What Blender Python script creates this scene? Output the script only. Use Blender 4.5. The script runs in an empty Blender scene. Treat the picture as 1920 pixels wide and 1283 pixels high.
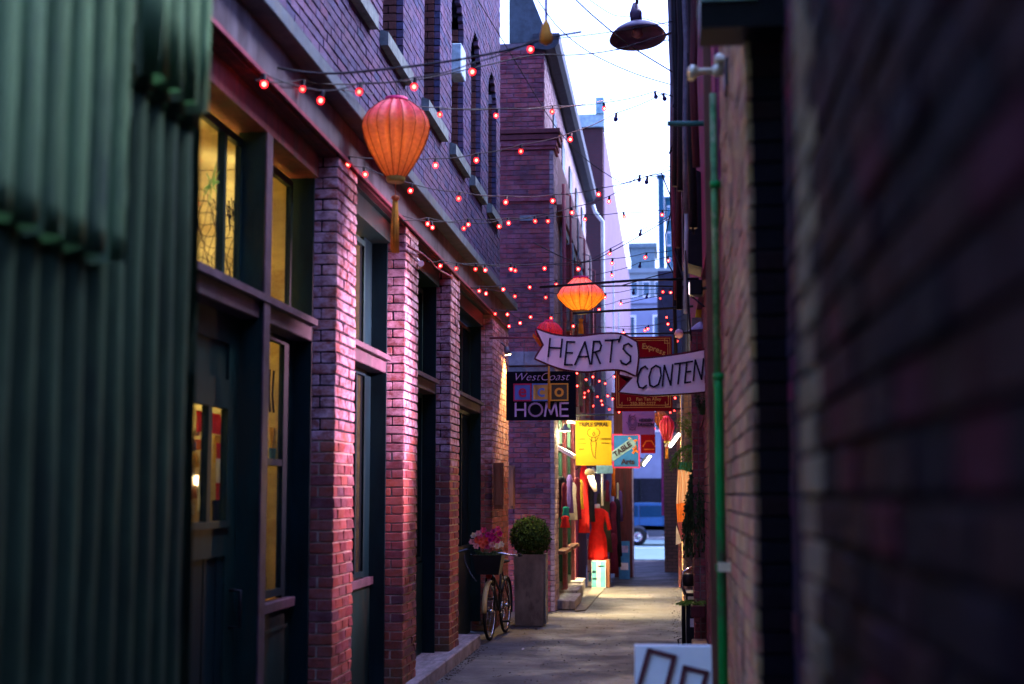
import bpy, bmesh, math, random
from mathutils import Vector, Matrix, noise as mnoise
random.seed(7)
sc = bpy.context.scene
C = sc.collection
R = math.radians

# ------------------------------------------------------------------ camera
F, CX, CY = 2667.0, 960.0, 641.5
EYE = 1.68
PITCH = math.atan(283.5 / F)
YAW = math.atan(290.0 / F * math.cos(PITCH))
cam = bpy.data.cameras.new('camera')
cam.sensor_width = 36.0
cam.lens = F / 1920 * 36.0
cam.clip_start = 0.05
cam.clip_end = 2000
cam.dof.use_dof = True
cam.dof.focus_distance = 15.0
cam.dof.aperture_fstop = 1.7
camo = bpy.data.objects.new('camera', cam)
camo.location = (0, 0, EYE)
camo.rotation_euler = (math.pi / 2 + PITCH, 0, YAW)
C.objects.link(camo)
sc.camera = camo
CAMR = camo.rotation_euler.to_matrix()

def at(px, py, Y=None, X=None, Z=None):
    """world point seen at photo pixel (px, py) on the plane Y, X or Z."""
    d = CAMR @ Vector(((px - CX) / F, -(py - CY) / F, -1.0))
    if Y is not None: t = Y / d.y
    elif X is not None: t = X / d.x
    else: t = (Z - EYE) / d.z
    return Vector((d.x * t, d.y * t, EYE + d.z * t))

def proj(p):
    q = CAMR.transposed() @ (Vector(p) - Vector((0, 0, EYE)))
    if q.z > -0.01: return None
    return (CX + F * q.x / -q.z, CY - F * q.y / -q.z, -q.z)

# ------------------------------------------------------------------ sky, sun, exposure
w = bpy.data.worlds.new('World'); sc.world = w; w.use_nodes = True
nt = w.node_tree
bg = nt.nodes['Background']
sky = nt.nodes.new('ShaderNodeTexSky'); sky.sky_type = 'NISHITA'
sky.sun_disc = False; sky.sun_elevation = R(48); sky.sun_rotation = R(62)
sky.air_density = 1.3; sky.dust_density = 4.0; sky.ozone_density = 2.0
tint = nt.nodes.new('ShaderNodeMix'); tint.data_type = 'RGBA'; tint.blend_type = 'MULTIPLY'
tint.inputs[0].default_value = 1.0
tint.inputs[7].default_value = (0.80, 0.86, 1.50, 1)
nt.links.new(sky.outputs[0], tint.inputs[6]); nt.links.new(tint.outputs[2], bg.inputs[0])
bg.inputs[1].default_value = 0.15
sun = bpy.data.lights.new('sun', 'SUN'); sun.energy = 0.85; sun.angle = R(25); sun.color = (1, .96, .95)
suno = bpy.data.objects.new('sun', sun); C.objects.link(suno)
sd = Vector((math.sin(R(62)) * math.cos(R(48)), math.cos(R(62)) * math.cos(R(48)), math.sin(R(48))))
suno.rotation_euler = sd.to_track_quat('Z', 'Y').to_euler()
sc.view_settings.view_transform = 'Standard'; sc.view_settings.look = 'None'
sc.view_settings.exposure = 2.45; sc.view_settings.gamma = 1.0
sc.view_settings.use_curve_mapping = False
sc.render.engine = 'CYCLES'
sc.cycles.use_denoising = True
sc.cycles.sample_clamp_indirect = 4.0
sc.cycles.max_bounces = 8
sc.cycles.transparent_max_bounces = 12

# ------------------------------------------------------------------ materials
def newmat(name):
    m = bpy.data.materials.new(name); m.use_nodes = True
    t = m.node_tree; b = t.nodes['Principled BSDF']
    return m, t, b
def N(t, kind, **kw):
    n = t.nodes.new('ShaderNode' + kind)
    for k, v in kw.items():
        if k.startswith('i'): n.inputs[int(k[1:])].default_value = v
        else: setattr(n, k, v)
    return n
def ramp(t, fac, stops):
    r = t.nodes.new('ShaderNodeValToRGB'); e = r.color_ramp.elements
    while len(e) < len(stops): e.new(0.5)
    for i, (p, c) in enumerate(stops):
        e[i].position = p; e[i].color = (c, c, c, 1) if isinstance(c, (int, float)) else (*c, 1)
    t.links.new(fac, r.inputs[0]); return r
def mixc(t, fac, a, b, blend='MIX'):
    m = t.nodes.new('ShaderNodeMix'); m.data_type = 'RGBA'; m.blend_type = blend
    for s, v in ((0, fac), (6, a), (7, b)):
        if hasattr(v, 'links') or hasattr(v, 'is_linked'): t.links.new(v, m.inputs[s])
        elif s == 0: m.inputs[s].default_value = v
        else: m.inputs[s].default_value = (*v, 1)
    return m.outputs[2]
def worldpos(t, scale=(1, 1, 1)):
    g = N(t, 'NewGeometry'); mp = N(t, 'Mapping'); mp.inputs['Scale'].default_value = scale
    t.links.new(g.outputs['Position'], mp.inputs[0]); return mp.outputs[0]
def noise(t, scale, detail=4, rough=.6, vec=None, stretch=(1, 1, 1)):
    n = N(t, 'TexNoise'); n.inputs['Scale'].default_value = scale
    n.inputs['Detail'].default_value = detail; n.inputs['Roughness'].default_value = rough
    t.links.new(vec or worldpos(t, stretch), n.inputs['Vector']); return n.outputs['Fac']
def bump(t, b, h, strength=.3, dist=.01):
    n = N(t, 'Bump'); n.inputs['Strength'].default_value = strength; n.inputs['Distance'].default_value = dist
    t.links.new(h, n.inputs['Height']); t.links.new(n.outputs[0], b.inputs['Normal'])

def plain(name, col, rough=.6, metal=0, var=.35, nscale=9, bumpv=.15, stretch=(1, 1, 1), dirt=None, spec=.18):
    """painted / solid surface with mottling, wear and fine relief."""
    m, t, b = newmat(name)
    n1 = noise(t, nscale, 5, .65, stretch=stretch)
    dark = tuple(c * (1 - var) for c in col); lite = tuple(min(1, c * (1 + var)) for c in col)
    r = ramp(t, n1, [(.3, dark), (.7, lite)])
    out = r.outputs[0]
    if dirt:
        n2 = noise(t, nscale * .35, 6, .7, stretch=stretch)
        r2 = ramp(t, n2, [(.52, 0.0), (.62, 1.0)])
        out = mixc(t, r2.outputs[0], out, dirt)
    t.links.new(out, b.inputs['Base Color'])
    b.inputs['Roughness'].default_value = rough; b.inputs['Metallic'].default_value = metal
    b.inputs['Specular IOR Level'].default_value = spec
    if bumpv: bump(t, b, noise(t, nscale * 6, 4, .7, stretch=stretch), bumpv, .004)
    return m

def brickmat(name, stops, wash=None, washz=None, moss=0, grime=(.02, .02, .025), grimeamt=.5, rough=.85, wamt=.75):
    m, t, b = newmat(name)
    g = N(t, 'NewGeometry'); oi = N(t, 'ObjectInfo')
    ad = N(t, 'Math', operation='ADD'); fr = N(t, 'Math', operation='FRACT')
    t.links.new(g.outputs['Random Per Island'], ad.inputs[0]); t.links.new(oi.outputs['Random'], ad.inputs[1])
    t.links.new(ad.outputs[0], fr.inputs[0])
    col = ramp(t, fr.outputs[0], [(i / (len(stops) - 1), c) for i, c in enumerate(stops)]).outputs[0]
    fine = ramp(t, noise(t, 55, 5, .75), [(.3, .62), (.72, 1.25)]).outputs[0]
    col = mixc(t, 1.0, col, fine, 'MULTIPLY')
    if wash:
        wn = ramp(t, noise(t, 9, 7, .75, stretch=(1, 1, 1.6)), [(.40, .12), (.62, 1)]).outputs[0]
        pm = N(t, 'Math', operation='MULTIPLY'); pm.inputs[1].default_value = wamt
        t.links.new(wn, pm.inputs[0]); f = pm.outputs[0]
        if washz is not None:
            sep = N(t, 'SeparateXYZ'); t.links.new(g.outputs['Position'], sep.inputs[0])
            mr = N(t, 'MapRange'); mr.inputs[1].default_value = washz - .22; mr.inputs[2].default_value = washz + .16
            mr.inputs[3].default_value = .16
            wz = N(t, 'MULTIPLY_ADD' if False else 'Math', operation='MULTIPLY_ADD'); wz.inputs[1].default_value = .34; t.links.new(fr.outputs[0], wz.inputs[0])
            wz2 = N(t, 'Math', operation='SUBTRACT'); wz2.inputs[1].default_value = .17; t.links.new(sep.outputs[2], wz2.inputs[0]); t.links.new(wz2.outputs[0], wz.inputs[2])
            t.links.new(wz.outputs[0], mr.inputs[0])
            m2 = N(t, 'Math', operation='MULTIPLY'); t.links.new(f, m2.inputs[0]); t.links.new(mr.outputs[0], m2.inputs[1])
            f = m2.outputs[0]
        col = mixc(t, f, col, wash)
    gn = ramp(t, noise(t, 2.3, 6, .7), [(.45, 0.0), (.75, grimeamt)]).outputs[0]
    col = mixc(t, gn, col, grime)
    if moss:
        sep = N(t, 'SeparateXYZ'); t.links.new(g.outputs['Position'], sep.inputs[0])
        mr = N(t, 'MapRange'); mr.inputs[1].default_value = moss; mr.inputs[2].default_value = .05
        t.links.new(sep.outputs[2], mr.inputs[0])
        mm = N(t, 'Math', operation='MULTIPLY'); mm.use_clamp = True
        t.links.new(mr.outputs[0], mm.inputs[0])
        t.links.new(ramp(t, noise(t, 3.5, 5, .7), [(.42, 0.0), (.6, .8)]).outputs[0], mm.inputs[1])
        col = mixc(t, mm.outputs[0], col, (.045, .07, .012))
    t.links.new(col, b.inputs['Base Color'])
    b.inputs['Roughness'].default_value = rough; b.inputs['Specular IOR Level'].default_value = .08
    bump(t, b, noise(t, 70, 6, .8), .55, .006)
    return m

def texbrick(name, c1, c2, mortar, axis='X', rough=.85):
    """distant brickwork too far away to tell pieces apart."""
    m, t, b = newmat(name)
    g = N(t, 'NewGeometry'); sep = N(t, 'SeparateXYZ'); cb = N(t, 'CombineXYZ')
    t.links.new(g.outputs['Position'], sep.inputs[0])
    t.links.new(sep.outputs[0 if axis == 'X' else 1], cb.inputs[0]); t.links.new(sep.outputs[2], cb.inputs[1])
    br = N(t, 'TexBrick'); br.inputs['Color1'].default_value = (*c1, 1); br.inputs['Color2'].default_value = (*c2, 1)
    br.inputs['Mortar'].default_value = (*mortar, 1); br.inputs['Scale'].default_value = 1
    br.inputs['Brick Width'].default_value = .21; br.inputs['Row Height'].default_value = .073; br.inputs['Mortar Size'].default_value = .008
    t.links.new(cb.outputs[0], br.inputs['Vector'])
    col = mixc(t, 1.0, br.outputs[0], ramp(t, noise(t, 1.2, 6, .7), [(.3, .55), (.75, 1.3)]).outputs[0], 'MULTIPLY')
    t.links.new(col, b.inputs['Base Color']); b.inputs['Roughness'].default_value = rough
    bump(t, b, br.outputs[1], .4, -.01)
    return m

def emit(name, col, s, nscale=None):
    m, t, b = newmat(name)
    b.inputs['Base Color'].default_value = (*col, 1)
    b.inputs['Emission Color'].default_value = (*col, 1); b.inputs['Emission Strength'].default_value = s
    return m
def fabric(name, col, trans=.45, var=.2, rough=.85, nscale=14):
    m, t, b = newmat(name)
    r = ramp(t, noise(t, nscale, 5, .6), [(.3, tuple(c * (1 - var) for c in col)), (.7, tuple(min(1, c * (1 + var)) for c in col))])
    t.links.new(r.outputs[0], b.inputs['Base Color']); b.inputs['Roughness'].default_value = rough
    b.inputs['Specular IOR Level'].default_value = .15
    if trans:
        tr = N(t, 'BsdfTranslucent'); t.links.new(r.outputs[0], tr.inputs[0])
        mx = N(t, 'MixShader'); mx.inputs[0].default_value = trans
        t.links.new(b.outputs[0], mx.inputs[1]); t.links.new(tr.outputs[0], mx.inputs[2])
        t.links.new(mx.outputs[0], t.nodes['Material Output'].inputs[0])
    bump(t, b, noise(t, 240, 2, .5), .2, .002)
    return m
def glassmat(name, col=(.75, .85, .85), alpha=.22, rough=.04):
    m, t, b = newmat(name)
    b.inputs['Base Color'].default_value = (.02, .03, .035, 1); b.inputs['Roughness'].default_value = rough
    b.inputs['Specular IOR Level'].default_value = .3
    tr = N(t, 'BsdfTransparent'); tr.inputs[0].default_value = (*col, 1)
    mx = N(t, 'MixShader'); mx.inputs[0].default_value = alpha
    t.links.new(tr.outputs[0], mx.inputs[1]); t.links.new(b.outputs[0], mx.inputs[2])
    t.links.new(mx.outputs[0], t.nodes['Material Output'].inputs[0]); return m

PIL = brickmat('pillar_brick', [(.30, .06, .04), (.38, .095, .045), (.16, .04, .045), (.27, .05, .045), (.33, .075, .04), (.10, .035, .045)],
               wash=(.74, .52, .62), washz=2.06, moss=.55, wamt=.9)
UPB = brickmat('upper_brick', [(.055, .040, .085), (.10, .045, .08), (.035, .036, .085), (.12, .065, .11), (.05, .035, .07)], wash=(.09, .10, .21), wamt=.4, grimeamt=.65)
JMB = brickmat('shaded_jamb_brick', [(.09, .035, .035), (.12, .045, .04), (.06, .03, .035)], grimeamt=.5)  # darker than the wall: shade on the camera-facing jambs put into the colour
B2B = brickmat('red_brick', [(.20, .030, .040), (.25, .042, .045), (.11, .022, .034), (.21, .036, .042), (.28, .06, .05), (.06, .022, .034)], wash=(.30, .16, .25), wamt=.4, grimeamt=.6)
B2T = brickmat('lit_side_brick', [(.24, .16, .19), (.18, .11, .14), (.30, .20, .24)], wash=(.42, .36, .42), wamt=.6)  # pale tones hold the light falling on the alley-facing side
RNB = brickmat('near_shaded_brick', [(.16, .012, .05), (.014, .010, .030), (.09, .026, .032), (.006, .008, .026), (.035, .020, .028)], wash=(.08, .04, .065), wamt=.3, grimeamt=.9)  # navy shade and magenta glow are put into these brick colours
RQB = brickmat('pale_quoin_brick', [(.34, .26, .20), (.26, .16, .15), (.42, .32, .25)], wash=(.5, .44, .4), wamt=.5, grimeamt=.7)
SHADEB = brickmat('shaded_brick', [(.018, .010, .018), (.012, .010, .020), (.03, .012, .016)], grimeamt=.6)  # shade on the pilaster's camera side, put into the brick colour
RMB = brickmat('tan_brick', [(.58, .32, .13), (.40, .22, .12), (.50, .15, .12), (.24, .13, .10)], wash=(.60, .50, .3), wamt=.5, grimeamt=.85)
R3B = brickmat('alley_brick', [(.32, .07, .07), (.26, .06, .07), (.30, .12, .08), (.17, .05, .06)], wash=(.42, .24, .28), wamt=.35)  # reds raised to carry magenta light from the bulbs
PMORT = plain('lime_mortar', (.42, .35, .28), .95, var=.35, nscale=18, bumpv=.5)
MORTB = plain('violet_mortar', (.13, .10, .13), .95, var=.3, nscale=18, bumpv=.5)
MORT = plain('mortar', (.22, .19, .17), .95, var=.4, nscale=18, bumpv=.5)
MORTD = plain('dark_mortar', (.012, .014, .026), .95, var=.4, nscale=18, bumpv=.5)
CONC = plain('lintel_concrete', (.11, .10, .125), .85, var=.3, nscale=5, stretch=(1, 1, .35), bumpv=.4, dirt=(.055, .045, .06))
LEDG = plain('ledge_metal', (.075, .10, .12), .7, var=.4, nscale=7, bumpv=.25, dirt=(.09, .10, .09))
SILL = plain('sill_stone', (.10, .13, .13), .8, var=.45, nscale=12, bumpv=.4)
GRN = plain('dark_green_paint', (.002, .014, .017), .5, var=.5, nscale=5, stretch=(1, 1, .3), bumpv=.12, dirt=(.004, .018, .018), spec=.12)
GRN2 = plain('worn_green_paint', (.005, .024, .021), .5, var=.5, nscale=7, stretch=(1, 1, .3), bumpv=.2, dirt=(.018, .028, .02))
RAIL = plain('grey_rail_paint', (.075, .052, .066), .5, var=.4, nscale=8, bumpv=.2, dirt=(.05, .045, .05))
STEP = plain('step_stone', (.22, .20, .22), .8, var=.45, nscale=6, stretch=(3, .6, 1), bumpv=.4, dirt=(.13, .12, .13))
INTW = plain('interior_wall_paint', (.62, .47, .22), .8, var=.25, nscale=4, stretch=(1, 1, 2), bumpv=.3, dirt=(.5, .33, .12))
BLK = plain('black_metal', (.012, .013, .016), .4, var=.4, bumpv=.08)
BLKR = plain('black_rubber', (.015, .015, .016), .8, var=.3, bumpv=.1)
CHR = plain('chrome_metal', (.6, .6, .62), .2, metal=1, var=.1, bumpv=0)
GOLD = plain('cream_fender', (.40, .30, .13), .3, var=.15, bumpv=.03)
PLANT = plain('planter_zinc', (.17, .14, .12), .5, var=.45, nscale=5, metal=.3, bumpv=.2, stretch=(1, 1, .5), dirt=(.08, .06, .055))
SOIL = plain('soil', (.03, .02, .015), .95)
m, t, b = newmat('box_leaf'); LEAF = m
g = N(t, 'NewGeometry'); t.links.new(ramp(t, g.outputs['Random Per Island'], [(0, (.015, .035, .010)), (.5, (.04, .09, .02)), (.85, (.045, .10, .02)), (1, (.06, .12, .025))]).outputs[0], b.inputs[0]); b.inputs['Roughness'].default_value = .85; b.inputs['Specular IOR Level'].default_value = .1
FERN = plain('fern_leaf', (.14, .30, .03), .5, var=.5, nscale=20, bumpv=0)
FERND = plain('ivy_leaf', (.03, .07, .02), .55, var=.5, nscale=20, bumpv=0)
TERR = plain('terracotta', (.55, .20, .07), .8, var=.25)
WOOD = plain('brown_wood', (.16, .065, .04), .6, var=.4, nscale=5, stretch=(4, 4, .5), bumpv=.2)
WOODR = plain('maroon_wood', (.11, .028, .032), .6, var=.45, nscale=5, stretch=(4, 4, .5), bumpv=.25, dirt=(.07, .04, .04))
WHITE = plain('white_paint', (.78, .76, .78), .5, var=.06, nscale=6, bumpv=.05)
PINKW = plain('sign_white_paint', (.90, .80, .87), .5, var=.05, nscale=5, bumpv=.05)
DKRED = plain('dark_red_trim', (.10, .012, .025), .5, var=.25)
CABLE = plain('cable_black', (.012, .012, .018), .6, var=.2, bumpv=0)
STEEL = plain('grey_conduit', (.16, .17, .20), .5, metal=.3, var=.35, nscale=12, bumpv=.1)
DPIPE = plain('pale_downpipe', (.45, .58, .62), .4, var=.2)
REDPIPE = plain('maroon_pipe', (.22, .05, .07), .5, var=.3)
GPIPE = plain('bright_green_paint', (.003, .27, .05), .4, var=.3, nscale=8, stretch=(1, 1, .5), bumpv=.2, dirt=(.06, .09, .05))
CORR = plain('corrugated_green', (.18, .34, .20), .5, metal=.15, var=.3, nscale=3.5, stretch=(1, 1, .35), bumpv=.2, dirt=(.09, .16, .13))
CORR2 = plain('corrugated_dull', (.055, .115, .075), .6, metal=.1, var=.4, nscale=3.5, stretch=(1, 1, .35), bumpv=.2, dirt=(.035, .065, .055))
BRASS = plain('pale_brass', (.62, .60, .42), .35, metal=.5, var=.2)
ROOFM = plain('slate_flashing', (.05, .07, .09), .5, var=.3)
GUT = plain('gutter_metal', (.03, .035, .05), .5, var=.4)
GLS = glassmat('window_glass')
GLSD = glassmat('dark_window_glass', (.12, .2, .2), .5, .12)

m, t, b = newmat('asphalt'); ASPH = m
a1 = ramp(t, noise(t, 220, 3, .8), [(.35, (.022, .022, .026)), (.62, (.055, .053, .060)), (.8, (.13, .125, .13))]).outputs[0]
a2 = ramp(t, noise(t, .9, 5, .6, stretch=(1.0, .8, 1)), [(.42, .72), (.5, 1.0), (.56, 1.3), (.57, 1.0), (.7, 1.2)]).outputs[0]
a3 = mixc(t, 1.0, a1, a2, 'MULTIPLY')
cr = N(t, 'TexVoronoi', feature='DISTANCE_TO_EDGE'); cr.inputs['Scale'].default_value = .7
wp = worldpos(t); dn = N(t, 'TexNoise'); dn.inputs['Scale'].default_value = 2.2; t.links.new(wp, dn.inputs[0])
am = N(t, 'VectorMath', operation='ADD'); t.links.new(wp, am.inputs[0]); t.links.new(dn.outputs['Color'], am.inputs[1]); t.links.new(am.outputs[0], cr.inputs[0])
a4 = mixc(t, ramp(t, cr.outputs[0], [(0, .9), (.02, 0.0)]).outputs[0], a3, (.018, .018, .02))
# repair patches: flush strips of paler and darker asphalt
gsep = N(t, 'SeparateXYZ'); wob = N(t, 'VectorMath', operation='MULTIPLY_ADD'); wob.inputs[1].default_value = (.10, .10, 0); t.links.new(dn.outputs['Color'], wob.inputs[0]); t.links.new(wp, wob.inputs[2]); t.links.new(wob.outputs[0], gsep.inputs[0])
for x0, x1, y0, y1, pc in ((-1.35, -.30, 15.2, 16.0, (.10, .095, .09)), (-.95, -.05, 17.5, 18.6, (.085, .083, .085)), (-1.6, -.6, 12.2, 13.0, (.025, .025, .03)), (-1.1, -.2, 23.4, 24.3, (.11, .10, .09)), (-.25, .35, 15.0, 17.2, (.03, .03, .034)), (-2.1, -1.2, 14.0, 14.7, (.09, .085, .085))):
    mk = None
    for ax, thr, op in ((0, x0, 'GREATER_THAN'), (0, x1, 'LESS_THAN'), (1, y0, 'GREATER_THAN'), (1, y1, 'LESS_THAN')):
        q = N(t, 'Math', operation=op); t.links.new(gsep.outputs[ax], q.inputs[0]); q.inputs[1].default_value = thr
        if mk is None: mk = q.outputs[0]
        else:
            mm = N(t, 'Math', operation='MULTIPLY'); t.links.new(mk, mm.inputs[0]); t.links.new(q.outputs[0], mm.inputs[1]); mk = mm.outputs[0]
    pf = N(t, 'Math', operation='MULTIPLY'); t.links.new(mk, pf.inputs[0]); pf.inputs[1].default_value = .55
    a4 = mixc(t, pf.outputs[0], a4, pc)
t.links.new(a4, b.inputs['Base Color'])
rr = ramp(t, noise(t, 1.5, 5, .6), [(.35, .5), (.65, .85)]); t.links.new(rr.outputs[0], b.inputs['Roughness'])
bump(t, b, noise(t, 160, 4, .8), .7, .006)

# ------------------------------------------------------------------ helpers
W = {}
class MB:
    def __init__(s): s.bm = bmesh.new(); s.mi = 0
    def box(s, x0, x1, y0, y1, z0, z1, bev=0):
        x0, x1 = min(x0, x1), max(x0, x1); y0, y1 = min(y0, y1), max(y0, y1); z0, z1 = min(z0, z1), max(z0, z1)
        vs = [s.bm.verts.new((x, y, z)) for z in (z0, z1) for x, y in ((x0, y0), (x1, y0), (x1, y1), (x0, y1))]
        fs = [s.bm.faces.new([vs[i] for i in f]) for f in ((3, 2, 1, 0), (4, 5, 6, 7), (0, 1, 5, 4), (1, 2, 6, 5), (2, 3, 7, 6), (3, 0, 4, 7))]
        for f in fs: f.material_index = s.mi
        if bev:
            es = {e for f in fs for e in f.edges}
            bmesh.ops.bevel(s.bm, geom=list(es), offset=bev, segments=1, affect='EDGES', profile=.5)
        return s
    def tube(s, pts, r, n=8, cap=True):
        pts = [Vector(p) for p in pts]; rs = r if isinstance(r, (list, tuple)) else [r] * len(pts)
        rings = []
        up = None
        for i, p in enumerate(pts):
            d = (pts[min(i + 1, len(pts) - 1)] - pts[max(i - 1, 0)])
            d = d.normalized() if d.length > 1e-9 else Vector((0, 0, 1))
            if up is None: up = Vector((0, 0, 1)) if abs(d.z) < .9 else Vector((1, 0, 0))
            a = d.cross(up).normalized(); bb = a.cross(d).normalized(); up = bb
            rings.append([s.bm.verts.new(p + (a * math.cos(2 * math.pi * k / n) + bb * math.sin(2 * math.pi * k / n)) * rs[i]) for k in range(n)])
        for q, w_ in zip(rings, rings[1:]):
            for k in range(n):
                f = s.bm.faces.new((q[k], q[(k + 1) % n], w_[(k + 1) % n], w_[k])); f.smooth = True; f.material_index = s.mi
        if cap:
            for rg in (rings[0][::-1], rings[-1]):
                f = s.bm.faces.new(rg); f.material_index = s.mi
        return s
    def loft(s, secs, smooth=True, cap=True):
        rings = [[s.bm.verts.new(p) for p in sec] for sec in secs]
        n = len(rings[0])
        for q, w_ in zip(rings, rings[1:]):
            for k in range(n):
                f = s.bm.faces.new((q[k], q[(k + 1) % n], w_[(k + 1) % n], w_[k])); f.smooth = smooth; f.material_index = s.mi
        if cap:
            for rg in (rings[0][::-1], rings[-1]):
                f = s.bm.faces.new(rg); f.material_index = s.mi
        return s
    def lathe(s, c, prof, n=24, sq=1.0, cap=True):
        c = Vector(c)
        return s.loft([[c + Vector((math.cos(2 * math.pi * k / n) * r, math.sin(2 * math.pi * k / n) * r * sq, z)) for k in range(n)] for r, z in prof], cap=cap)
    def prism(s, pts, d):
        """closed outline of 3d points pushed along vector d."""
        d = Vector(d); a = [s.bm.verts.new(Vector(p)) for p in pts]; b_ = [s.bm.verts.new(Vector(p) + d) for p in pts]
        fs = [s.bm.faces.new(a), s.bm.faces.new(b_[::-1])]
        for k in range(len(a)):
            fs.append(s.bm.faces.new((a[k], b_[k], b_[(k + 1) % len(a)], a[(k + 1) % len(a)])))
        for f in fs: f.material_index = s.mi
        return s
    def strip(s, la, lb, smooth=True):
        a = [s.bm.verts.new(Vector(p)) for p in la]; b_ = [s.bm.verts.new(Vector(p)) for p in lb]
        for k in range(len(a) - 1):
            f = s.bm.faces.new((a[k], a[k + 1], b_[k + 1], b_[k])); f.smooth = smooth; f.material_index = s.mi
        return s
    def quad(s, *p):
        f = s.bm.faces.new([s.bm.verts.new(Vector(q)) for q in p]); f.material_index = s.mi; return s
    def xf(s, M_):
        bmesh.ops.transform(s.bm, matrix=M_, verts=s.bm.verts); return s
    def build(s, name, mat, parent=None, fixn=True, origin=None):
        if fixn: bmesh.ops.recalc_face_normals(s.bm, faces=s.bm.faces)
        me = bpy.data.meshes.new(name)
        vs = [v.co for v in s.bm.verts]
        c = Vector(((min(v.x for v in vs) + max(v.x for v in vs)) / 2, (min(v.y for v in vs) + max(v.y for v in vs)) / 2, min(v.z for v in vs))) if origin is None else Vector(origin)
        bmesh.ops.translate(s.bm, verts=s.bm.verts, vec=-c)
        s.bm.to_mesh(me); s.bm.free()
        for m_ in (mat if isinstance(mat, (list, tuple)) else [mat]): me.materials.append(m_)
        return link(name, me, c, parent)
def link(name, me, c, parent=None, rot=None, scale=None):
    o = bpy.data.objects.new(name, me); C.objects.link(o)
    c = Vector(c); W[o.name] = c
    if parent is not None: o.parent = parent; o.location = c - W[parent.name]
    else: o.location = c
    if rot: o.rotation_euler = rot
    if scale: o.scale = scale
    return o
def thing(name, loc, label, cat, group=None):
    o = bpy.data.objects.new(name, None); C.objects.link(o); o.empty_display_size = .1
    o.location = loc; W[o.name] = Vector(loc); tag(o, label, cat, group); return o
def tag(o, label, cat, group=None):
    o['label'] = label; o['category'] = cat
    if group: o['group'] = group
    return o
def struct(o): o['kind'] = 'structure'; return o
def stuff(o): o['kind'] = 'stuff'; return o
def B(name, mat, parent, *a, bev=0): return MB().box(*a, bev=bev).build(name, mat, parent)

# brick meshes: length along x, depth along y (face at y=0 looking to -y), height z
BL, BH, CO = .200, .063, .073
def brick_mesh(i, mat):
    mb = MB(); mb.box(-.5 * BL, .5 * BL, 0, .09, -BH / 2, BH / 2, bev=.0045)
    rnd = random.Random(i)
    for v in mb.bm.verts: v.co += Vector([rnd.uniform(-.0018, .0018) for _ in range(3)])
    me = bpy.data.meshes.new('brick'); bmesh.ops.recalc_face_normals(mb.bm, faces=mb.bm.faces); mb.bm.to_mesh(me); mb.bm.free()
    me.materials.append(mat); return me
BM = {}
def bmesh_for(mat):
    if mat.name not in BM: BM[mat.name] = [brick_mesh(i, mat) for i in range(5)]
    return random.choice(BM[mat.name])
def lay(parent, mat, items, limit=300):
    """items: (cx, cy, cz, length, depth, rotz).  Largest in the picture become objects, the rest one joined part."""
    def size(it):
        p = proj(it[:3])
        if p is None or p[2] < .3: return -1
        inside = -60 < p[0] < 1980 and -60 < p[1] < 1343
        return (1 if inside else .01) / p[2]
    items = sorted(items, key=size, reverse=True)
    for it in items[:limit]:
        cx, cy, cz, L, D, rz = it
        n = Vector((math.sin(rz), -math.cos(rz), 0))
        o = link('brick', bmesh_for(mat), Vector((cx, cy, cz)) + n * random.uniform(-.002, .004), parent,
                 (random.uniform(-.006, .006), random.uniform(-.008, .008), rz + random.uniform(-.006, .006)), (L / BL, D / .09, 1))
    if len(items) > limit:
        mb = MB()
        for cx, cy, cz, L, D, rz in items[limit:]:
            r_ = random.uniform(-.002, .004)
            ca, sa = math.cos(rz), math.sin(rz)
            j = [random.uniform(-.0015, .0015) for _ in range(8)]
            def T(x, y, z): return (cx + ca * x - sa * y, cy + sa * x + ca * y, cz + z)
            vs = [mb.bm.verts.new(T(x + j[q], y + r_, z + j[7 - q])) for q, (x, y, z) in enumerate(
                [(-L/2, 0, -BH/2), (L/2, 0, -BH/2), (L/2, 0, BH/2), (-L/2, 0, BH/2), (-L/2, D, -BH/2), (L/2, D, -BH/2), (L/2, D, BH/2), (-L/2, D, BH/2)])]
            for f in ((0, 1, 2, 3), (1, 5, 6, 2), (3, 2, 6, 7), (0, 4, 5, 1), (4, 0, 3, 7)): mb.bm.faces.new([vs[k] for k in f])
        stuff(mb.build('brickwork', mat, parent, fixn=False))
def course_items(u0, u1, z0, z1, place, cuts=None, depth=.05):
    """running bond between u0 and u1; place(u, z) -> (x, y, rotz)."""
    out = []; k = int(round(z0 / CO)); z = k * CO
    while z + BH <= z1 + .01:
        off = -(BL + .01) / 2 if k % 2 else 0
        u = u0 + off
        while u < u1 - .01:
            segs = [(max(u, u0), min(u + BL, u1))]
            for ca, cb in (cuts(z + BH / 2) if cuts else ()):
                segs = [q for a, c in segs for q in ((a, min(c, ca)), (max(a, cb), c)) if q[1] > q[0]] if any(a < cb and c > ca for a, c in segs) else segs
            for a, c in segs:
                if c - a > .006:
                    x, y, rz = place((a + c) / 2, z + BH / 2)
                    out.append((x, y, z + BH / 2, c - a, depth, rz))
            u += BL + .01
        z += CO; k += 1
    return out
# face towards +X : local -y -> +X => rotz = +90deg ; towards -X : rotz = -90deg ; towards camera : 0
FX, FNX, FC = math.pi / 2, -math.pi / 2, 0.0

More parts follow.
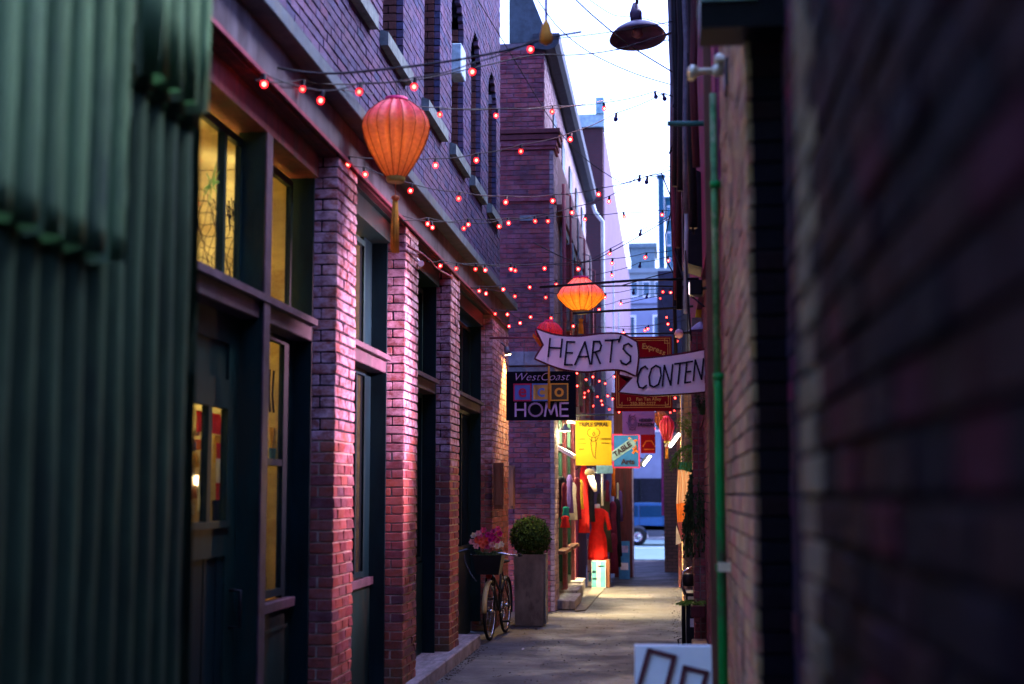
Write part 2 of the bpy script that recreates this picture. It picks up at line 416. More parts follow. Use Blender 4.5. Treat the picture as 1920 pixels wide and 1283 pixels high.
def text(s, size, mat, parent, c, name='lettering', ext=.003, shear=0, sx=1, yaw=0, roll=0, bold=0):
    cu = bpy.data.curves.new('t', 'FONT'); cu.body = s; cu.size = size; cu.extrude = ext; cu.shear = shear
    cu.align_x = 'CENTER'; cu.align_y = 'CENTER'; cu.offset = bold; cu.resolution_u = 3
    o = bpy.data.objects.new('t', cu); C.objects.link(o)
    me = bpy.data.meshes.new_from_object(o.evaluated_get(bpy.context.evaluated_depsgraph_get()))
    bpy.data.objects.remove(o); me.name = name; me.materials.clear(); me.materials.append(mat)
    me.transform(Matrix.Rotation(yaw, 4, 'Z') @ Matrix.Rotation(roll, 4, 'Y') @ Matrix.Rotation(math.pi / 2, 4, 'X') @ Matrix.Diagonal((sx, 1, 1, 1)))
    return link(name, me, c, parent)
def strokes(lines, wd, mat, parent, O, ux, uz, name='lettering', th=.004):
    """hand painted letters: polylines in (u,v) units on a board."""
    mb = MB(); ny = ux.cross(uz).normalized()
    for ln in lines:
        P = [Vector((p[0], p[1])) for p in ln]
        for a, c in zip(P, P[1:]):
            d = (c - a); L = d.length
            if L < 1e-6: continue
            d /= L; nrm = Vector((-d.y, d.x)) * wd / 2; e = d * wd * .35
            q = [a - e + nrm, a - e - nrm, c + e - nrm, c + e + nrm]
            mb.prism([O + ux * v.x + uz * v.y for v in q], -ny * -th)
    return mb.build(name, mat, parent)
def pointlight(name, loc, col, e, r=.03, parent=None, kind='POINT', rot=None, size=None, blend=.5):
    l = bpy.data.lights.new(name, kind); l.color = col; l.energy = e; l.shadow_soft_size = r
    if kind == 'SPOT': l.spot_size = size; l.spot_blend = blend
    o = bpy.data.objects.new(name, l); C.objects.link(o)
    o.location = loc if parent is None else Vector(loc) - W[parent.name]
    if parent: o.parent = parent
    if rot is not None: o.rotation_euler = rot
    return o

# ================================================================== GROUND
mb = MB()
ys = [-3, 6, 15, 24, 31, 45.0]; zs = [0, 0, 0, 0, 0, -.40]
NX, NY = 14, 120
def gz(y):
    if y < 31: return 0
    return -.40 * min(1, (y - 31) / 14)
vv = [[mb.bm.verts.new((-2.9 + 4.1 * i / NX, -3 + 48 * j / NY, gz(-3 + 48 * j / NY) + .012 * mnoise.noise(Vector((i * .6, j * .35, 0))) - .006)) for i in range(NX + 1)] for j in range(NY + 1)]
for j in range(NY):
    for i in range(NX):
        f = mb.bm.faces.new((vv[j][i], vv[j][i + 1], vv[j + 1][i + 1], vv[j + 1][i])); f.smooth = True
o = struct(mb.build('alley_pavement', ASPH))
m, t, b = newmat('earth'); t.links.new(ramp(t, noise(t, .3, 4), [(.3, (.05, .05, .055)), (.7, (.09, .085, .09))]).outputs[0], b.inputs[0]); EARTH = m
struct(B('ground', EARTH, None, -300, 300, -60, 600, -.62, -.56))
STR = plain('street_asphalt', (.10, .19, .22), .55, var=.2, nscale=3, bumpv=.2)
struct(B('street', STR, None, -60, 60, 45.6, 64.5, -.55, -.40))
struct(B('far_pavement', plain('pavement_concrete', (.3, .3, .31), .8, var=.15), None, -60, 60, 64.5, 70, -.55, -.28))
WLINE = plain('road_paint', (.7, .7, .68), .6, var=.15)
struct(B('road_marking', WLINE, None, -60, 60, 55.0, 55.12, -.401, -.396))
DIRT = plain('gutter_dirt', (.05, .042, .036), .95, var=.5, nscale=30, bumpv=.6)
# grit and leaf mould gathered along the walls
for x0, x1, y0, y1, n in ((-2.06, -1.96, 8, 15.9, 900), (-2.1, -1.6, 17.7, 20.3, 500), (-1.33, -1.22, 20.6, 25.2, 300), (.05, .30, 7.5, 30, 1200), (-1.9, .2, 10, 26, 900)):
    mb = MB()
    for k in range(n):
        c = Vector((random.uniform(x0, x1), random.uniform(y0, y1), .002)); q = random.uniform(.004, .014); a = random.uniform(0, 6.28); d = Vector((math.cos(a), math.sin(a), 0)) * q; e_ = Vector((-math.sin(a), math.cos(a), 0)) * q * random.uniform(.3, .9)
        mb.quad(c - d, c + e_ + Vector((0, 0, q * .5)), c + d, c - e_)
    stuff(mb.build('grit', DIRT, fixn=False))
struct(MB().prism([(-1.33, 20.6, .0), (-1.18, 20.75, .0), (-1.1, 26, .0), (-1.33, 26, .0)], (0, 0, .012)).build('kerb_strip', plain('kerb_concrete', (.12, .11, .10), .9, var=.4, nscale=9, bumpv=.4)))
# doorstep slabs along the left pillars, three slabs
for k, (a, c) in enumerate(((6.2, 8.3), (8.31, 10.9), (10.91, 13.4), (13.41, 15.9))):
    mb = MB(); mb.box(-2.7, -2.07, a, c, -.02, .125, bev=.012); struct(mb.build('stone_step', STEP))

# ================================================================== LEFT BUILDING
bld = thing('brick_building', (-2.15, 12, 0), 'purple brick building on the left with brick pillars, green timber shopfront and concrete lintel', 'building')
XF = -2.15
pillars = [(9.12, 9.70), (11.60, 12.22), (14.13, 14.75)]
def pillar(y0, y1, zt=3.93):
    core = MB().box(XF - .21, XF - .007, y0 + .007, y1 - .005, .1, 2.08).build('pillar', PMORT, bld)
    B('upper_core', MORTD, core, XF - .21, XF - .008, y0 + .008, y1 - .005, 2.0801, zt)
    it = []; z = .125; k = 0; D = .21; Ly = y1 - y0
    while z + BH < zt:
        zc = z + BH / 2
        if k % 2 == 0:
            n = 3; L = (Ly - .01 * (n - 1)) / n
            for q in range(n):
                it.append((XF, y0 + L / 2 + q * (L + .01), zc, L, D, FX))
        else:
            h = .092
            it.append((XF, y0 + h / 2, zc, h, .10, FX)); it.append((XF - .11, y0 + h / 2, zc, h, .10, FX))
            n = 2; L = (Ly - 2 * h - .01 * (n + 1)) / n
            for q in range(n): it.append((XF, y0 + h + .01 + L / 2 + q * (L + .01), zc, L, D, FX))
            it.append((XF, y1 - h / 2, zc, h, D, FX))
        z += CO; k += 1
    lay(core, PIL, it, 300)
for y0, y1 in pillars: pillar(y0, y1)
# end pier
core = B('pillar', MORT, bld, -2.42, XF - .012, 17.6 + .012, 19.5, 0, 3.93)
it = course_items(17.6, 19.45, .0, 3.9, lambda u, z: (XF, u, FX), depth=.09) + course_items(-2.40, XF - .095, 0, 3.9, lambda u, z: (u, 17.6, FC), depth=.09)
lay(core, PIL, it, 290)

# lintel, soffit shadow gap, ledge
B('lintel', CONC, bld, -2.6, XF + .004, 2.0, 19.5, 3.93, 4.20, bev=.008)
B('lintel_drip_edge', REDPIPE, bld, XF + .005, XF + .02, 5.0, 19.2, 3.92, 3.945)
for y in (6.1, 8.6, 11.1, 13.6, 16.1): pass
B('ledge', LEDG, bld, -2.6, -2.03, 2.0, 19.52, 4.203, 4.30, bev=.006)

# upper wall with window openings
XU = -2.27
wins = [(9.55, 10.5), (11.15, 12.05), (13.15, 14.1), (14.9, 15.8), (16.45, 17.35), (18.1, 19.0)]
SILLZ, SPR, RISE = 5.42, 7.02, .28
def win_cuts(z):
    if z < SILLZ - .03 or z > SPR + RISE: return []
    k = 1.0 if z < SPR else math.sqrt(max(0, 1 - (z - SPR) / RISE))
    return [((a + c) / 2 - k * (c - a) / 2, (a + c) / 2 + k * (c - a) / 2) for a, c in wins]
uw = B('upper_wall', MORTD, bld, -2.9, XU - .25, 6.0, 19.5, 4.305, 10.5)
for nm, a, c, z0, z1 in [('p', 6.0, wins[0][0], SILLZ, SPR)] + [('p', wins[i][1], (wins[i + 1][0] if i < 5 else 19.5), SILLZ, SPR) for i in range(6)] + [('p', 6.0, 19.5, 4.305, SILLZ), ('p', 6.0, 19.5, SPR + RISE, 10.5)]:
    B('wall_backing', MORTD, uw, XU - .25, XU - .012, a + .012, c - .012, z0, z1)
for a, c in wins:   # spandrels above the arches, as stepped masonry
    mb = MB(); n = 8
    for k in range(n):
        q0 = -1 + 2 * k / n; q1 = q0 + 2 / n; qm = min(abs(q0), abs(q1)); zz = SPR + RISE * (1 - qm * qm)
        ya = (a + c) / 2 + q0 * (c - a) / 2; yb = (a + c) / 2 + q1 * (c - a) / 2
        mb.box(XU - .25, XU - .012, ya, yb, zz, SPR + RISE)
    mb.build('arch_backing', MORTD, uw)
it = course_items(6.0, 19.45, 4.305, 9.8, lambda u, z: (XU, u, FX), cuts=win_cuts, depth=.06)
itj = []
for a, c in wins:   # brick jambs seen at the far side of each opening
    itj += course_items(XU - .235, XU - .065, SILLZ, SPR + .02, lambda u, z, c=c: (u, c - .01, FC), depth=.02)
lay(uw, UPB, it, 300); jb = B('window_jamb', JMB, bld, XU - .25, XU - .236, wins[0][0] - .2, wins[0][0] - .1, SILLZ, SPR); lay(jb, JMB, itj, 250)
for i, (a, c) in enumerate(wins):
    f = MB().box(XU - .24, XU - .20, a, a + .05, SILLZ, SPR).box(XU - .24, XU - .20, c - .055, c - .012, SILLZ, SPR).box(XU - .24, XU - .20, a, c - .012, SPR - .03, SPR + .02).box(XU - .24, XU - .20, a + .05, c - .05, 6.2, 6.26).box(XU - .24, XU - .2, a + .05, c - .05, SILLZ, SILLZ + .06).build('window', DPIPE if i == 1 else STEEL, bld)
    B('pane', GLSD, f, XU - .226, XU - .222, a + .05, c - .05, SILLZ + .06, SPR)
    mb = MB(); mb.prism([(XU - .24, a - .12, 5.30), (XU - .24, a - .12, 5.44), (XU + .0, a - .12, 5.425), (XU + .07, a - .12, 5.40), (XU + .07, a - .12, 5.29), (XU, a - .12, 5.29)], (0, c - a + .26, 0)); mb.build('sill', SILL, f)
# small box unit on the third window
B('vent_box', plain('pale_grey_box', (.30, .42, .48), .5), bld, XU - .1, XU + .04, 15.35, 15.7, 6.35, 6.7, bev=.01)

# shopfront bays
XG = -2.42
def bay(y0, y1, post=None, kind='plain'):
    fr = MB()
    fr.box(XG - .03, XF - .20, y1 - .10, y1 - .003, .125, 3.93)       # far jamb
    fr.box(XG, XF - .13, y1 - .13, y1 - .10, .125, 3.80)
    B('shopfront_frame', GRN, bld, XG - .03, XF - .20, y0 + .003, y0 + .08, .125, 3.93)
    j = fr.build('shopfront_frame', GRN, bld)
    MB().box(XG - .02, XF - .10, y0 + .08, y1 - .13, 3.74, 3.90).box(XG, XF - .06, y0 + .08, y1 - .1, 3.90, 3.93).build('head_moulding', WOODR if kind == 'near' else GRN2, bld)
    MB().box(XG, XF - .13, y0 + .08, y1 - .13, 2.66, 2.80, bev=.006).box(XF - .13, XF - .09, y0 + .08, y1 - .13, 2.76, 2.80).build('transom_rail', RAIL, bld)
    MB().box(XF - .14, XF - .012, y0 + .003, y1 - .003, 3.905, 3.928).build('added_soffit_board', WOODR, bld)  # dark board added to keep window glow off the lintel underside
    return j
def sash(parent, ya, yb, za, zb, mull=(), mat=GRN2, bars=(), gl=None):
    w_ = .045; mb = MB()
    mb.box(XG - .01, XG + .025, ya, ya + w_, za, zb).box(XG - .01, XG + .025, yb - w_, yb, za, zb)
    mb.box(XG - .01, XG + .025, ya + w_, yb - w_, za, za + w_).box(XG - .01, XG + .025, ya + w_, yb - w_, zb - w_, zb)
    for q in mull: mb.box(XG - .012, XG + .03, q - .022, q + .022, za + w_, zb - w_)
    for q in bars: mb.box(XG - .008, XG + .022, ya + w_, yb - w_, q - .02, q + .02)
    s_ = mb.build('window', mat, parent)
    B('pane', gl or GLS, s_, XG + .002, XG + .006, ya + w_, yb - w_, za + w_, zb - w_)
    return s_
# near bay: windows either side of a tall post
bay(6.2, 9.12, kind='near')
po = MB().box(XG, -2.262, 7.785, 7.895, .125, 3.74).build('post', GRN2, bld)
MB().box(-2.261, -2.248, 7.78, 7.90, .125, 3.74, bev=.003).build('lit_facing', RAIL, po)  # paler strip paints the light on the post's alley side
sash(bld, 6.75, 7.80, 2.80, 3.70, mull=(7.46,))
sash(bld, 8.15, 8.90, 2.80, 3.70, mat=GRN2)
B('panel', GRN, bld, XG - .02, XG + .01, 7.90, 8.15, 2.80, 3.74)
DY0, DY1, DM = 6.75, 7.60, 7.30
dr = MB().box(XG - .01, XG + .03, 6.6, DY0, .14, 2.665).box(XG - .01, XG + .03, DY1, 7.78, .14, 2.665).box(XG - .01, XG + .03, DY0, DY1, 2.14, 2.30).box(XG - .01, XG + .03, DY0, DY1, 2.50, 2.665).box(XG - .02, XG + .012, DY0, DY1, 2.30, 2.50).box(XG - .01, XG + .05, DY0, DY1 + .03, 1.495, 1.53).box(XG - .01, XG + .03, DY0, DY1, 1.34, 1.495).box(XG - .01, XG + .028, DM - .03, DM + .03, 1.53, 2.14).build('door', GRN2, bld)
for q in range(8): B('panel', GRN, dr, XG - .02, XG + .012 + .004 * (q % 2), DY0 + q * .1063, DY0 + .099 + q * .1063, .14, 1.34)
B('pane', GLS, dr, XG + .0, XG + .004, DY0, DY1, 1.53, 2.14)
MB().tube([(XG + .03, 7.69, 1.15), (XG + .09, 7.69, 1.15), (XG + .09, 7.69, .95), (XG + .03, 7.69, .95)], .012).build('handle', BLK, dr)
sash(bld, 8.05, 8.80, 1.05, 2.66, mat=GRN, bars=(1.87,))
MB().box(XG - .01, XG + .07, 7.91, 8.96, .97, 1.03, bev=.005).build('sill', RAIL, bld)
MB().box(XG - .02, XG + .02, 7.9, 8.99, .125, .96).box(XG + .02, XG + .032, 8.02, 8.9, .84, .86).box(XG + .02, XG + .03, 8.02, 8.06, .2, .84).build('panel', GRN2, bld)
B('panel', GRN, bld, XG - .02, XG + .02, 8.80, 8.99, 1.03, 2.66)
B('panel', GRN, bld, XG - .02, XG + .02, 7.90, 8.05, 1.03, 2.66)
# second bay
bay(9.70, 11.60)
sash(bld, 9.85, 11.15, 2.80, 3.70, mull=(10.5,)); sash(bld, 10.5, 11.22, 1.02, 2.66, mull=(10.86,), mat=GRN)
B('panel', GRN, bld, XG - .02, XG + .012, 11.15, 11.47, 2.80, 3.74); B('panel', GRN, bld, XG - .02, XG + .012, 11.22, 11.47, 1.01, 2.66); B('panel', GRN, bld, XG - .02, XG + .012, 9.78, 10.5, .95, 2.66)
MB().box(XG - .01, XG + .05, 10.5, 11.5, .95, 1.01).build('sill', RAIL, bld)
B('panel', GRN2, bld, XG - .02, XG + .02, 9.78, 11.47, .125, .95)
# third and fourth bays
bay(12.22, 14.13); sash(bld, 12.35, 13.9, 2.80, 3.70, mull=(13.1,)); sash(bld, 12.35, 13.9, 1.02, 2.66, mull=(13.2,), mat=GRN)
B('panel', GRN, bld, XG - .02, XG + .02, 12.3, 14.0, .125, 1.0)
bay(14.75, 17.60); sash(bld, 15.0, 17.4, 2.80, 3.70, mull=(15.8, 16.6), gl=GLSD); sash(bld, 15.0, 17.4, 1.02, 2.66, mull=(15.8, 16.6), mat=GRN, gl=GLSD)
B('panel', GRN, bld, XG - .02, XG + .02, 14.9, 17.47, 0, 1.0)
# lit interior
INTB = texbrick('interior_brick', (.62, .47, .22), (.52, .37, .16), (.30, .19, .08), 'Y')
B('interior_wall', INTB, bld, -3.35, -3.30, 5.5, 17.6, .12, 3.9)
for y in (9.41, 11.91, 14.44): B('interior_partition', INTW, bld, -3.30, -2.46, y - .03, y + .03, .12, 3.9)
B('interior_ceiling', INTW, bld, -3.35, -2.45, 5.5, 17.6, 3.905, 3.925)
B('interior_floor', WOOD, bld, -3.35, -2.45, 5.5, 17.6, .10, .12)
B('interior_end_wall', INTW, bld, -3.35, -2.45, 5.44, 5.49, .12, 3.9)
for y, e in ((6.9, 26), (8.0, 26), (9.1, 18), (10.6, 16), (11.7, 14), (13.2, 1.0), (16.2, 1.6)):
    for z in (3.66, 2.71):
        pointlight('interior_lamp', (-2.62, y, z), (1, .72, .36), e * (.50 if z > 3 else 1.7), .10, bld, 'SPOT', (0, R(90), 0), R(125), .6)

# things inside the near window
def cloth_sheet(name, mat, x, y0, y1, z0, z1, parent=None, amp=.02, axis='Y', n=16, waves=3, seed=0):
    mb = MB(); a, b_ = [], []
    rows = []
    for j in range(9):
        v = j / 8; row = []
        for i in range(n + 1):
            u = i / n; q = amp * math.sin(u * waves * 6.28 + seed + v * .8) * (1 - .3 * v)
            z = z1 + (z0 - z1) * v
            y = y0 + (y1 - y0) * u
            row.append(mb.bm.verts.new((x + q, y, z) if axis == 'Y' else (y, x + q, z)))
        rows.append(row)
    for r0, r1 in zip(rows, rows[1:]):
        for i in range(n):
            f = mb.bm.faces.new((r0[i], r0[i + 1], r1[i + 1], r1[i])); f.smooth = True
    o = mb.build(name, mat, parent, fixn=False); return o
RED = fabric('red_cloth', (.65, .03, .03), .3); WH = fabric('white_cloth', (.8, .78, .72), .3); PUR = fabric('purple_cloth', (.15, .08, .35), .3)
YEL = fabric('yellow_cloth', (.75, .5, .05), .3); TEAL = fabric('teal_cloth', (.02, .35, .28), .3); ORG = fabric('orange_cloth', (.8, .22, .03), .3); DRK = fabric('dark_cloth', (.02, .018, .03), .1)
MAR = fabric('maroon_cloth', (.16, .02, .05), .2); OLV = fabric('olive_cloth', (.09, .09, .05), .2); NET = plain('net_cord', (.03, .02, .015), .9, bumpv=0)
DXP = lambda px, x=-2.6: at(px, 850, X=x).y
fl = thing('flag', (-2.6, DXP(412), 1.55), 'red and white maple leaf flag hanging behind the door glass', 'flag')
# flag hanging sideways: bars top / bottom red
for z0, z1, mt in ((1.90, 1.99, RED), (1.76, 1.90, WH), (1.66, 1.76, RED)):
    cloth_sheet('flag_band', mt, -2.6, DXP(405), DXP(421), z0 - .02, z1 - .02, fl, .008, waves=1)
lf = [(0, 1), (.2, .6), (.45, .75), (.38, .3), (.8, .4), (.65, .1), (1, -.1), (.4, -.5), (.4, -.7), (.06, -.6), (.04, -1)]
lf = lf + [(-a, c) for a, c in lf[::-1]]
MB().prism([(-2.588, DXP(413) + p[0] * .045, 1.81 + p[1] * .045) for p in lf], (.003, 0, 0)).build('maple_leaf', RED, fl)
tag(cloth_sheet('purple_shirt', PUR, -2.63, DXP(387), DXP(403), 1.80, 1.92), 'small purple shirt hanging beside the flag in the door glass', 'shirt')
tag(cloth_sheet('red_bunting', RED, -2.66, DXP(385), DXP(430), 2.03, 2.15, waves=5), 'red bunting cloth across the top of the door glass', 'bunting')
tag(cloth_sheet('yellow_scarf', YEL, -2.65, DXP(417), DXP(430), 1.86, 2.02), 'yellow scarf above the flag in the shop door', 'scarf')
tag(cloth_sheet('orange_cloth', ORG, -2.7, DXP(386), DXP(425), 1.93, 1.99, waves=6), 'orange cloth under the red bunting in the door glass', 'cloth')
tag(cloth_sheet('dark_bag', DRK, -2.62, DXP(408), DXP(421), 1.52, 1.64), 'dark bag hanging below the flag', 'bag')
tag(cloth_sheet('white_shirt', WH, -2.64, DXP(387), DXP(400), 1.58, 1.75, waves=4), 'white and orange shirt hanging under the purple shirt', 'shirt')
for k in range(6):
    zt = 1.56 + k * .09; mb = MB(); mb.lathe((-2.7, DXP(361, -2.7) + .06 * (k % 2), zt), [(.02, 0), (.022, .05), (.01, .065), (.009, .08)], 10)
    tag(mb.build('bottle', [WHITE, TERR, BRASS, YEL, WHITE, BRASS][k]), ['white', 'orange', 'brass', 'yellow', 'small white', 'pale brass'][k] + ' bottle, number %s up from the bottom of the shop door shelf stack' % ['first', 'second', 'third', 'fourth', 'fifth', 'sixth'][k], 'bottle', 'bottles behind the shop door glass')
# toys in the tall window
tag(cloth_sheet('yellow_kite', YEL, -2.65, DXP(504, -2.65), DXP(518, -2.65), 1.98, 2.12, waves=1), 'crumpled yellow paper kite in the tall narrow window', 'kite')
tag(cloth_sheet('blue_ribbon', fabric('blue_cloth', (.05, .2, .6), .3), -2.63, DXP(505, -2.63), DXP(517, -2.63), 1.90, 1.98, waves=2), 'blue and pink ribbon under the yellow kite', 'ribbon')
mb = MB()
for k in range(3): mb.tube([(-2.62, DXP(503 + 8 * k, -2.62), 2.50), (-2.64, DXP(508 + 6 * k, -2.62), 2.34), (-2.62, DXP(505 + 7 * k, -2.62), 2.22)], .008, 5)
tag(mb.build('hanging_hooks', NET), 'black wire hooks hanging in the tall narrow window', 'hook')
# fishing net
mb = MB()
for k in range(22):
    y = 7.45 + k * .06
    mb.tube([(-2.6 + .02 * math.sin(k + j), y + .012 * math.sin(j * 2.1 + k) + (.02 if j % 2 else -.0), 2.83 + j * .055 + .02 * math.sin(k * .7)) for j in range(11)], .0022, 4, False)
for j in range(11):
    mb.tube([(-2.6 + .01 * math.sin(k), 7.45 + k * .06, 2.83 + j * .055 + .02 * math.sin(k * .9 + j)) for k in range(22)], .0022, 4, False)
for k in range(14):
    mb.tube([(-2.6, 7.9 + .05 * k + .02 * math.sin(k * 3), 3.38 + .05 * math.sin(k * 1.3)), (-2.59, 7.95 + .05 * k, 3.30 + .05 * math.sin(k * 2.2)), (-2.6, 8.0 + .04 * k, 3.42 + .04 * math.cos(k))], .004, 4, False)
tag(mb.build('fishing_net', NET), 'dark fishing net draped behind the upper shop window', 'net')
mb = MB()
for k in range(26):
    a = random.uniform(0, 6.28); r_ = random.uniform(.03, .13); c = at(397, 345, X=-2.33); d = Vector((.3 * math.sin(a), math.cos(a) * 1.0, math.sin(a) * 1.0)) * r_
    s_ = d.cross(Vector((1, 0, 0))).normalized() * .009
    mb.quad(c + d * .2 - s_, c + d - s_ * .2, c + d + s_ * .2, c + d * .2 + s_)
tag(mb.build('plant_sprig', FERN, fixn=False), 'small green sprig hooked on the upper shop window bar', 'plant')

# fixtures on the left building
fx = thing('flood_lamp', at(945, 655, X=-2.12), 'small grey bullet flood lamp fixed high on the last left pillar', 'lamp')
p = W[fx.name]
MB().tube([p + Vector((-.03, -.05, .09)), p + Vector((.03, 0, .02))], .012, 8).build('bracket', STEEL, fx)
MB().tube([p + Vector((.03, 0, .03)), p + Vector((.05, .01, -.07))], [.03, .045], 14).build('housing', STEEL, fx)
MB().tube([p + Vector((.05, .01, -.0705)), p + Vector((.051, .011, -.078))], .038, 14).build('lens', emit('warm_lens', (1, .62, .25), 12), fx)
fo = pointlight('flood_light', p + Vector((.22, .35, .10)), (1, .60, .14), 90, .03, fx, 'SPOT', None, R(80), .6)
fo.rotation_euler = (Vector((.22, 0, 1.15))).to_track_quat('Z', 'Y').to_euler()
p = at(792, 494, X=-2.10)
cf = thing('security_camera', p, 'small white security camera under the lintel above the second pillar', 'camera')
MB().tube([p + Vector((-.05, 0, .04)), p + Vector((-.01, -.02, 0))], .012).build('bracket', WHITE, cf)
MB().tube([p + Vector((-.03, .06, .0)), p + Vector((0, -.06, -.01))], .026, 12).build('housing', WHITE, cf)
mb = MB(); pts = [at(q, r_, X=-2.125) for q, r_ in ((765, 462), (790, 475), (808, 490), (815, 500), (826, 508), (848, 520))]
mb.tube(pts, .009, 6); tag(mb.build('red_cable', REDPIPE), 'maroon cable running under the lintel to the fairy lights', 'cable')
# wooden boards by the bicycle
for k, (a, c) in enumerate(((926, 945), (955, 966))):
    p0 = at(a, 955, Y=17.55 if k == 0 else 20.42); p1 = at(c, 868 if k == 0 else 873, Y=17.55 if k == 0 else 20.42)
    bd = tag(MB().box(p0.x, p1.x, p0.y - .06, p0.y, p0.z, p1.z, bev=.004).box(p0.x + .03, p1.x - .02, p0.y - .08, p0.y - .0605, p0.z + .05, p1.z - .05).build('wooden_board', WOOD), ('brown wooden meter board on the last left pillar', 'narrow brown wooden board on the red brick wall beyond the pillar')[k], 'board')

# ================================================================== CORRUGATED WALL (near left)
cw = thing('corrugated_shed', (-1.45, 2.8, 0), 'green corrugated metal wall at the near left edge', 'wall')
def corr(name, mat, x, y0, y1, z0f, z1, amp=.016, pitch=.13, seed=0):
    mb = MB(); n = int((y1 - y0) / pitch * 10); rows = 14; g = []
    for j in range(rows + 1):
        row = []
        for i in range(n + 1):
            y = y0 + (y1 - y0) * i / n; zb = z0f(y); z = zb + (z1 - zb) * j / rows
            xx = x + amp * (math.cos(6.2832 * y / pitch) - .22 * math.cos(18.85 * y / pitch)) + .006 * mnoise.noise(Vector((y * 3, z * 1.5, seed))) + .004 * mnoise.noise(Vector((y * 9, z * 3, seed)))
            row.append(mb.bm.verts.new((xx, y, z)))
        g.append(row)
    for r0, r1 in zip(g, g[1:]):
        for i in range(n):
            f = mb.bm.faces.new((r0[i], r0[i + 1], r1[i + 1], r1[i])); f.smooth = True
    geom = mb.bm.faces[:]
    bmesh.ops.solidify(mb.bm, geom=geom, thickness=.003)
    return mb.build(name, mat, cw)
def rag(base, a=.02, s=0): return lambda y: base + .18 * a * mnoise.noise(Vector((y * 22, s, 0))) + .08 * a * math.sin(y * 140 + s)
corr('metal_sheet', CORR2, -1.48, .8, 4.27, lambda y: -.02, 3.2, amp=.042, seed=1)
corr('metal_sheet', CORR, -1.43, .8, 3.52, rag(2.27, .06, 3), 3.4, amp=.05, seed=2)
corr('metal_sheet', CORR, -1.425, 3.72, 4.16, rag(2.84, .06, 5), 6.0, amp=.048, seed=3)
corr('metal_sheet', CORR2, -1.455, 3.4, 4.22, lambda y: 2.8, 6.0, amp=.030, seed=8)
corr('metal_sheet', CORR, -1.385, .8, 3.3, rag(3.35, .03, 7), 6.0, amp=.036, seed=4)
B('end_post', BLK, cw, -1.64, -1.50, 4.275, 4.33, 0, 6.0)
B('shed_wall', MORTD, cw, -2.6, -1.53, -6.0, 4.2, 0, 6.0)

# ================================================================== SECOND LEFT BUILDING (red brick)
b2 = thing('red_brick_building', (-1.8, 26, 0), 'red brick building beyond the pillars with stepped cornice, gutter and lit shop at its foot', 'building')
Y2, X2 = 20.5, -1.60
wl = B('front_wall', MORTB, b2, -3.5, X2 - .012, Y2 + .012, Y2 + .5, 0, 6.72)
wu = B('front_wall', MORTB, b2, -3.5, -1.74, Y2 + .012, Y2 + .5, 7.02, 8.35)
it = course_items(-2.5, X2 - .062, 0, 6.72, lambda u, z: (u, Y2, FC), depth=.08)
lay(wl, B2B, [i_ for i_ in it if i_[2] > .0], 300)
it = course_items(-2.5, -1.74, 7.02, 8.30, lambda u, z: (u, Y2, FC), depth=.08); lay(wu, B2B, it, 100)
SBL = texbrick('side_brick_low', (.14, .045, .055), (.10, .035, .045), (.07, .06, .07), 'Y'); SBU = texbrick('lit_side_brick_high', (.46, .36, .44), (.34, .25, .32), (.36, .33, .38), 'Y')  # high side brick paled: sky light on it is in the colour
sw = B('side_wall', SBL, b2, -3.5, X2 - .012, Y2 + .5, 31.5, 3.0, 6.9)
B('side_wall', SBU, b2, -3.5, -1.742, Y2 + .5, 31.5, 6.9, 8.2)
it = course_items(Y2, 21.3, 0, 6.72, lambda u, z: (X2, u, FX), depth=.06) + course_items(Y2 + .02, 24.5, 7.02, 8.25, lambda u, z: (-1.73, u, FX), depth=.06)
lay(sw, B2T, it, 40)
# cornice courses, stepped
for k, (x, z0, z1) in enumerate(((-1.50, 6.95, 7.02), (-1.52, 6.86, 6.94), (-1.55, 6.77, 6.855), (-1.57, 6.72, 6.768))):
    B('cornice', B2B if k > 1 else plain('maroon_stone', (.10, .025, .035), .7), b2, -3.0, x, Y2 - .10 + k * .022, Y2 + .5, z0, z1, bev=.006)
B('cornice', B2B, b2, -3.0, -1.58, Y2 - .03, Y2 + .3, 5.95, 6.02)
B('band_course', plain('grey_band_stone', (.16, .15, .20), .7), b2, -2.3, X2 + .03, Y2 - .09, Y2 - .001, 3.52, 3.72, bev=.008)
B('band_course', plain('grey_band_stone2', (.12, .11, .15), .7), b2, -2.3, X2 + .01, Y2 - .06, Y2 - .001, 3.40, 3.50, bev=.006)
B('vent', STEEL, b2, -2.1, -1.86, Y2 - .02, Y2 + .01, 5.66, 5.74)
B('side_cornice', WOODR, b2, X2, -1.52, Y2 + .5, 31.2, 5.9, 6.0)
for k in range(5):
    y = 22.3 + k * 1.9
    f = B('window', STEEL, b2, X2 - .008, X2 + .02, y - .45, y + .45, 3.9, 5.7)
    MB().box(X2, X2 + .09, y - .52, y + .52, 3.82, 3.9).box(X2, X2 + .07, y - .52, y + .52, 5.7, 5.82).build('window_trim', SILL, f)
    MB().tube([(X2 + .16, y - .5, 3.9), (X2 + .16, y - .5, 6.3), (X2 + .02, y - .5, 6.34)], .02, 6).build('conduit', [REDPIPE, STEEL][k % 2], b2)
    B('wall_box', STEEL, b2, X2, X2 + .14, y + .5, y + .68, 4.3 + .3 * (k % 3), 4.8 + .3 * (k % 3))
    B('pane', GLSD, f, X2 + .021, X2 + .025, y - .38, y + .38, 4.0, 5.6)
    B('pilaster', B2B, b2, X2, X2 + .06, y + .72, y + .98, 3.2, 5.88)
    B('window', GLSD, b2, -1.735, -1.71, y - .3, y + .3, 7.1, 7.7)
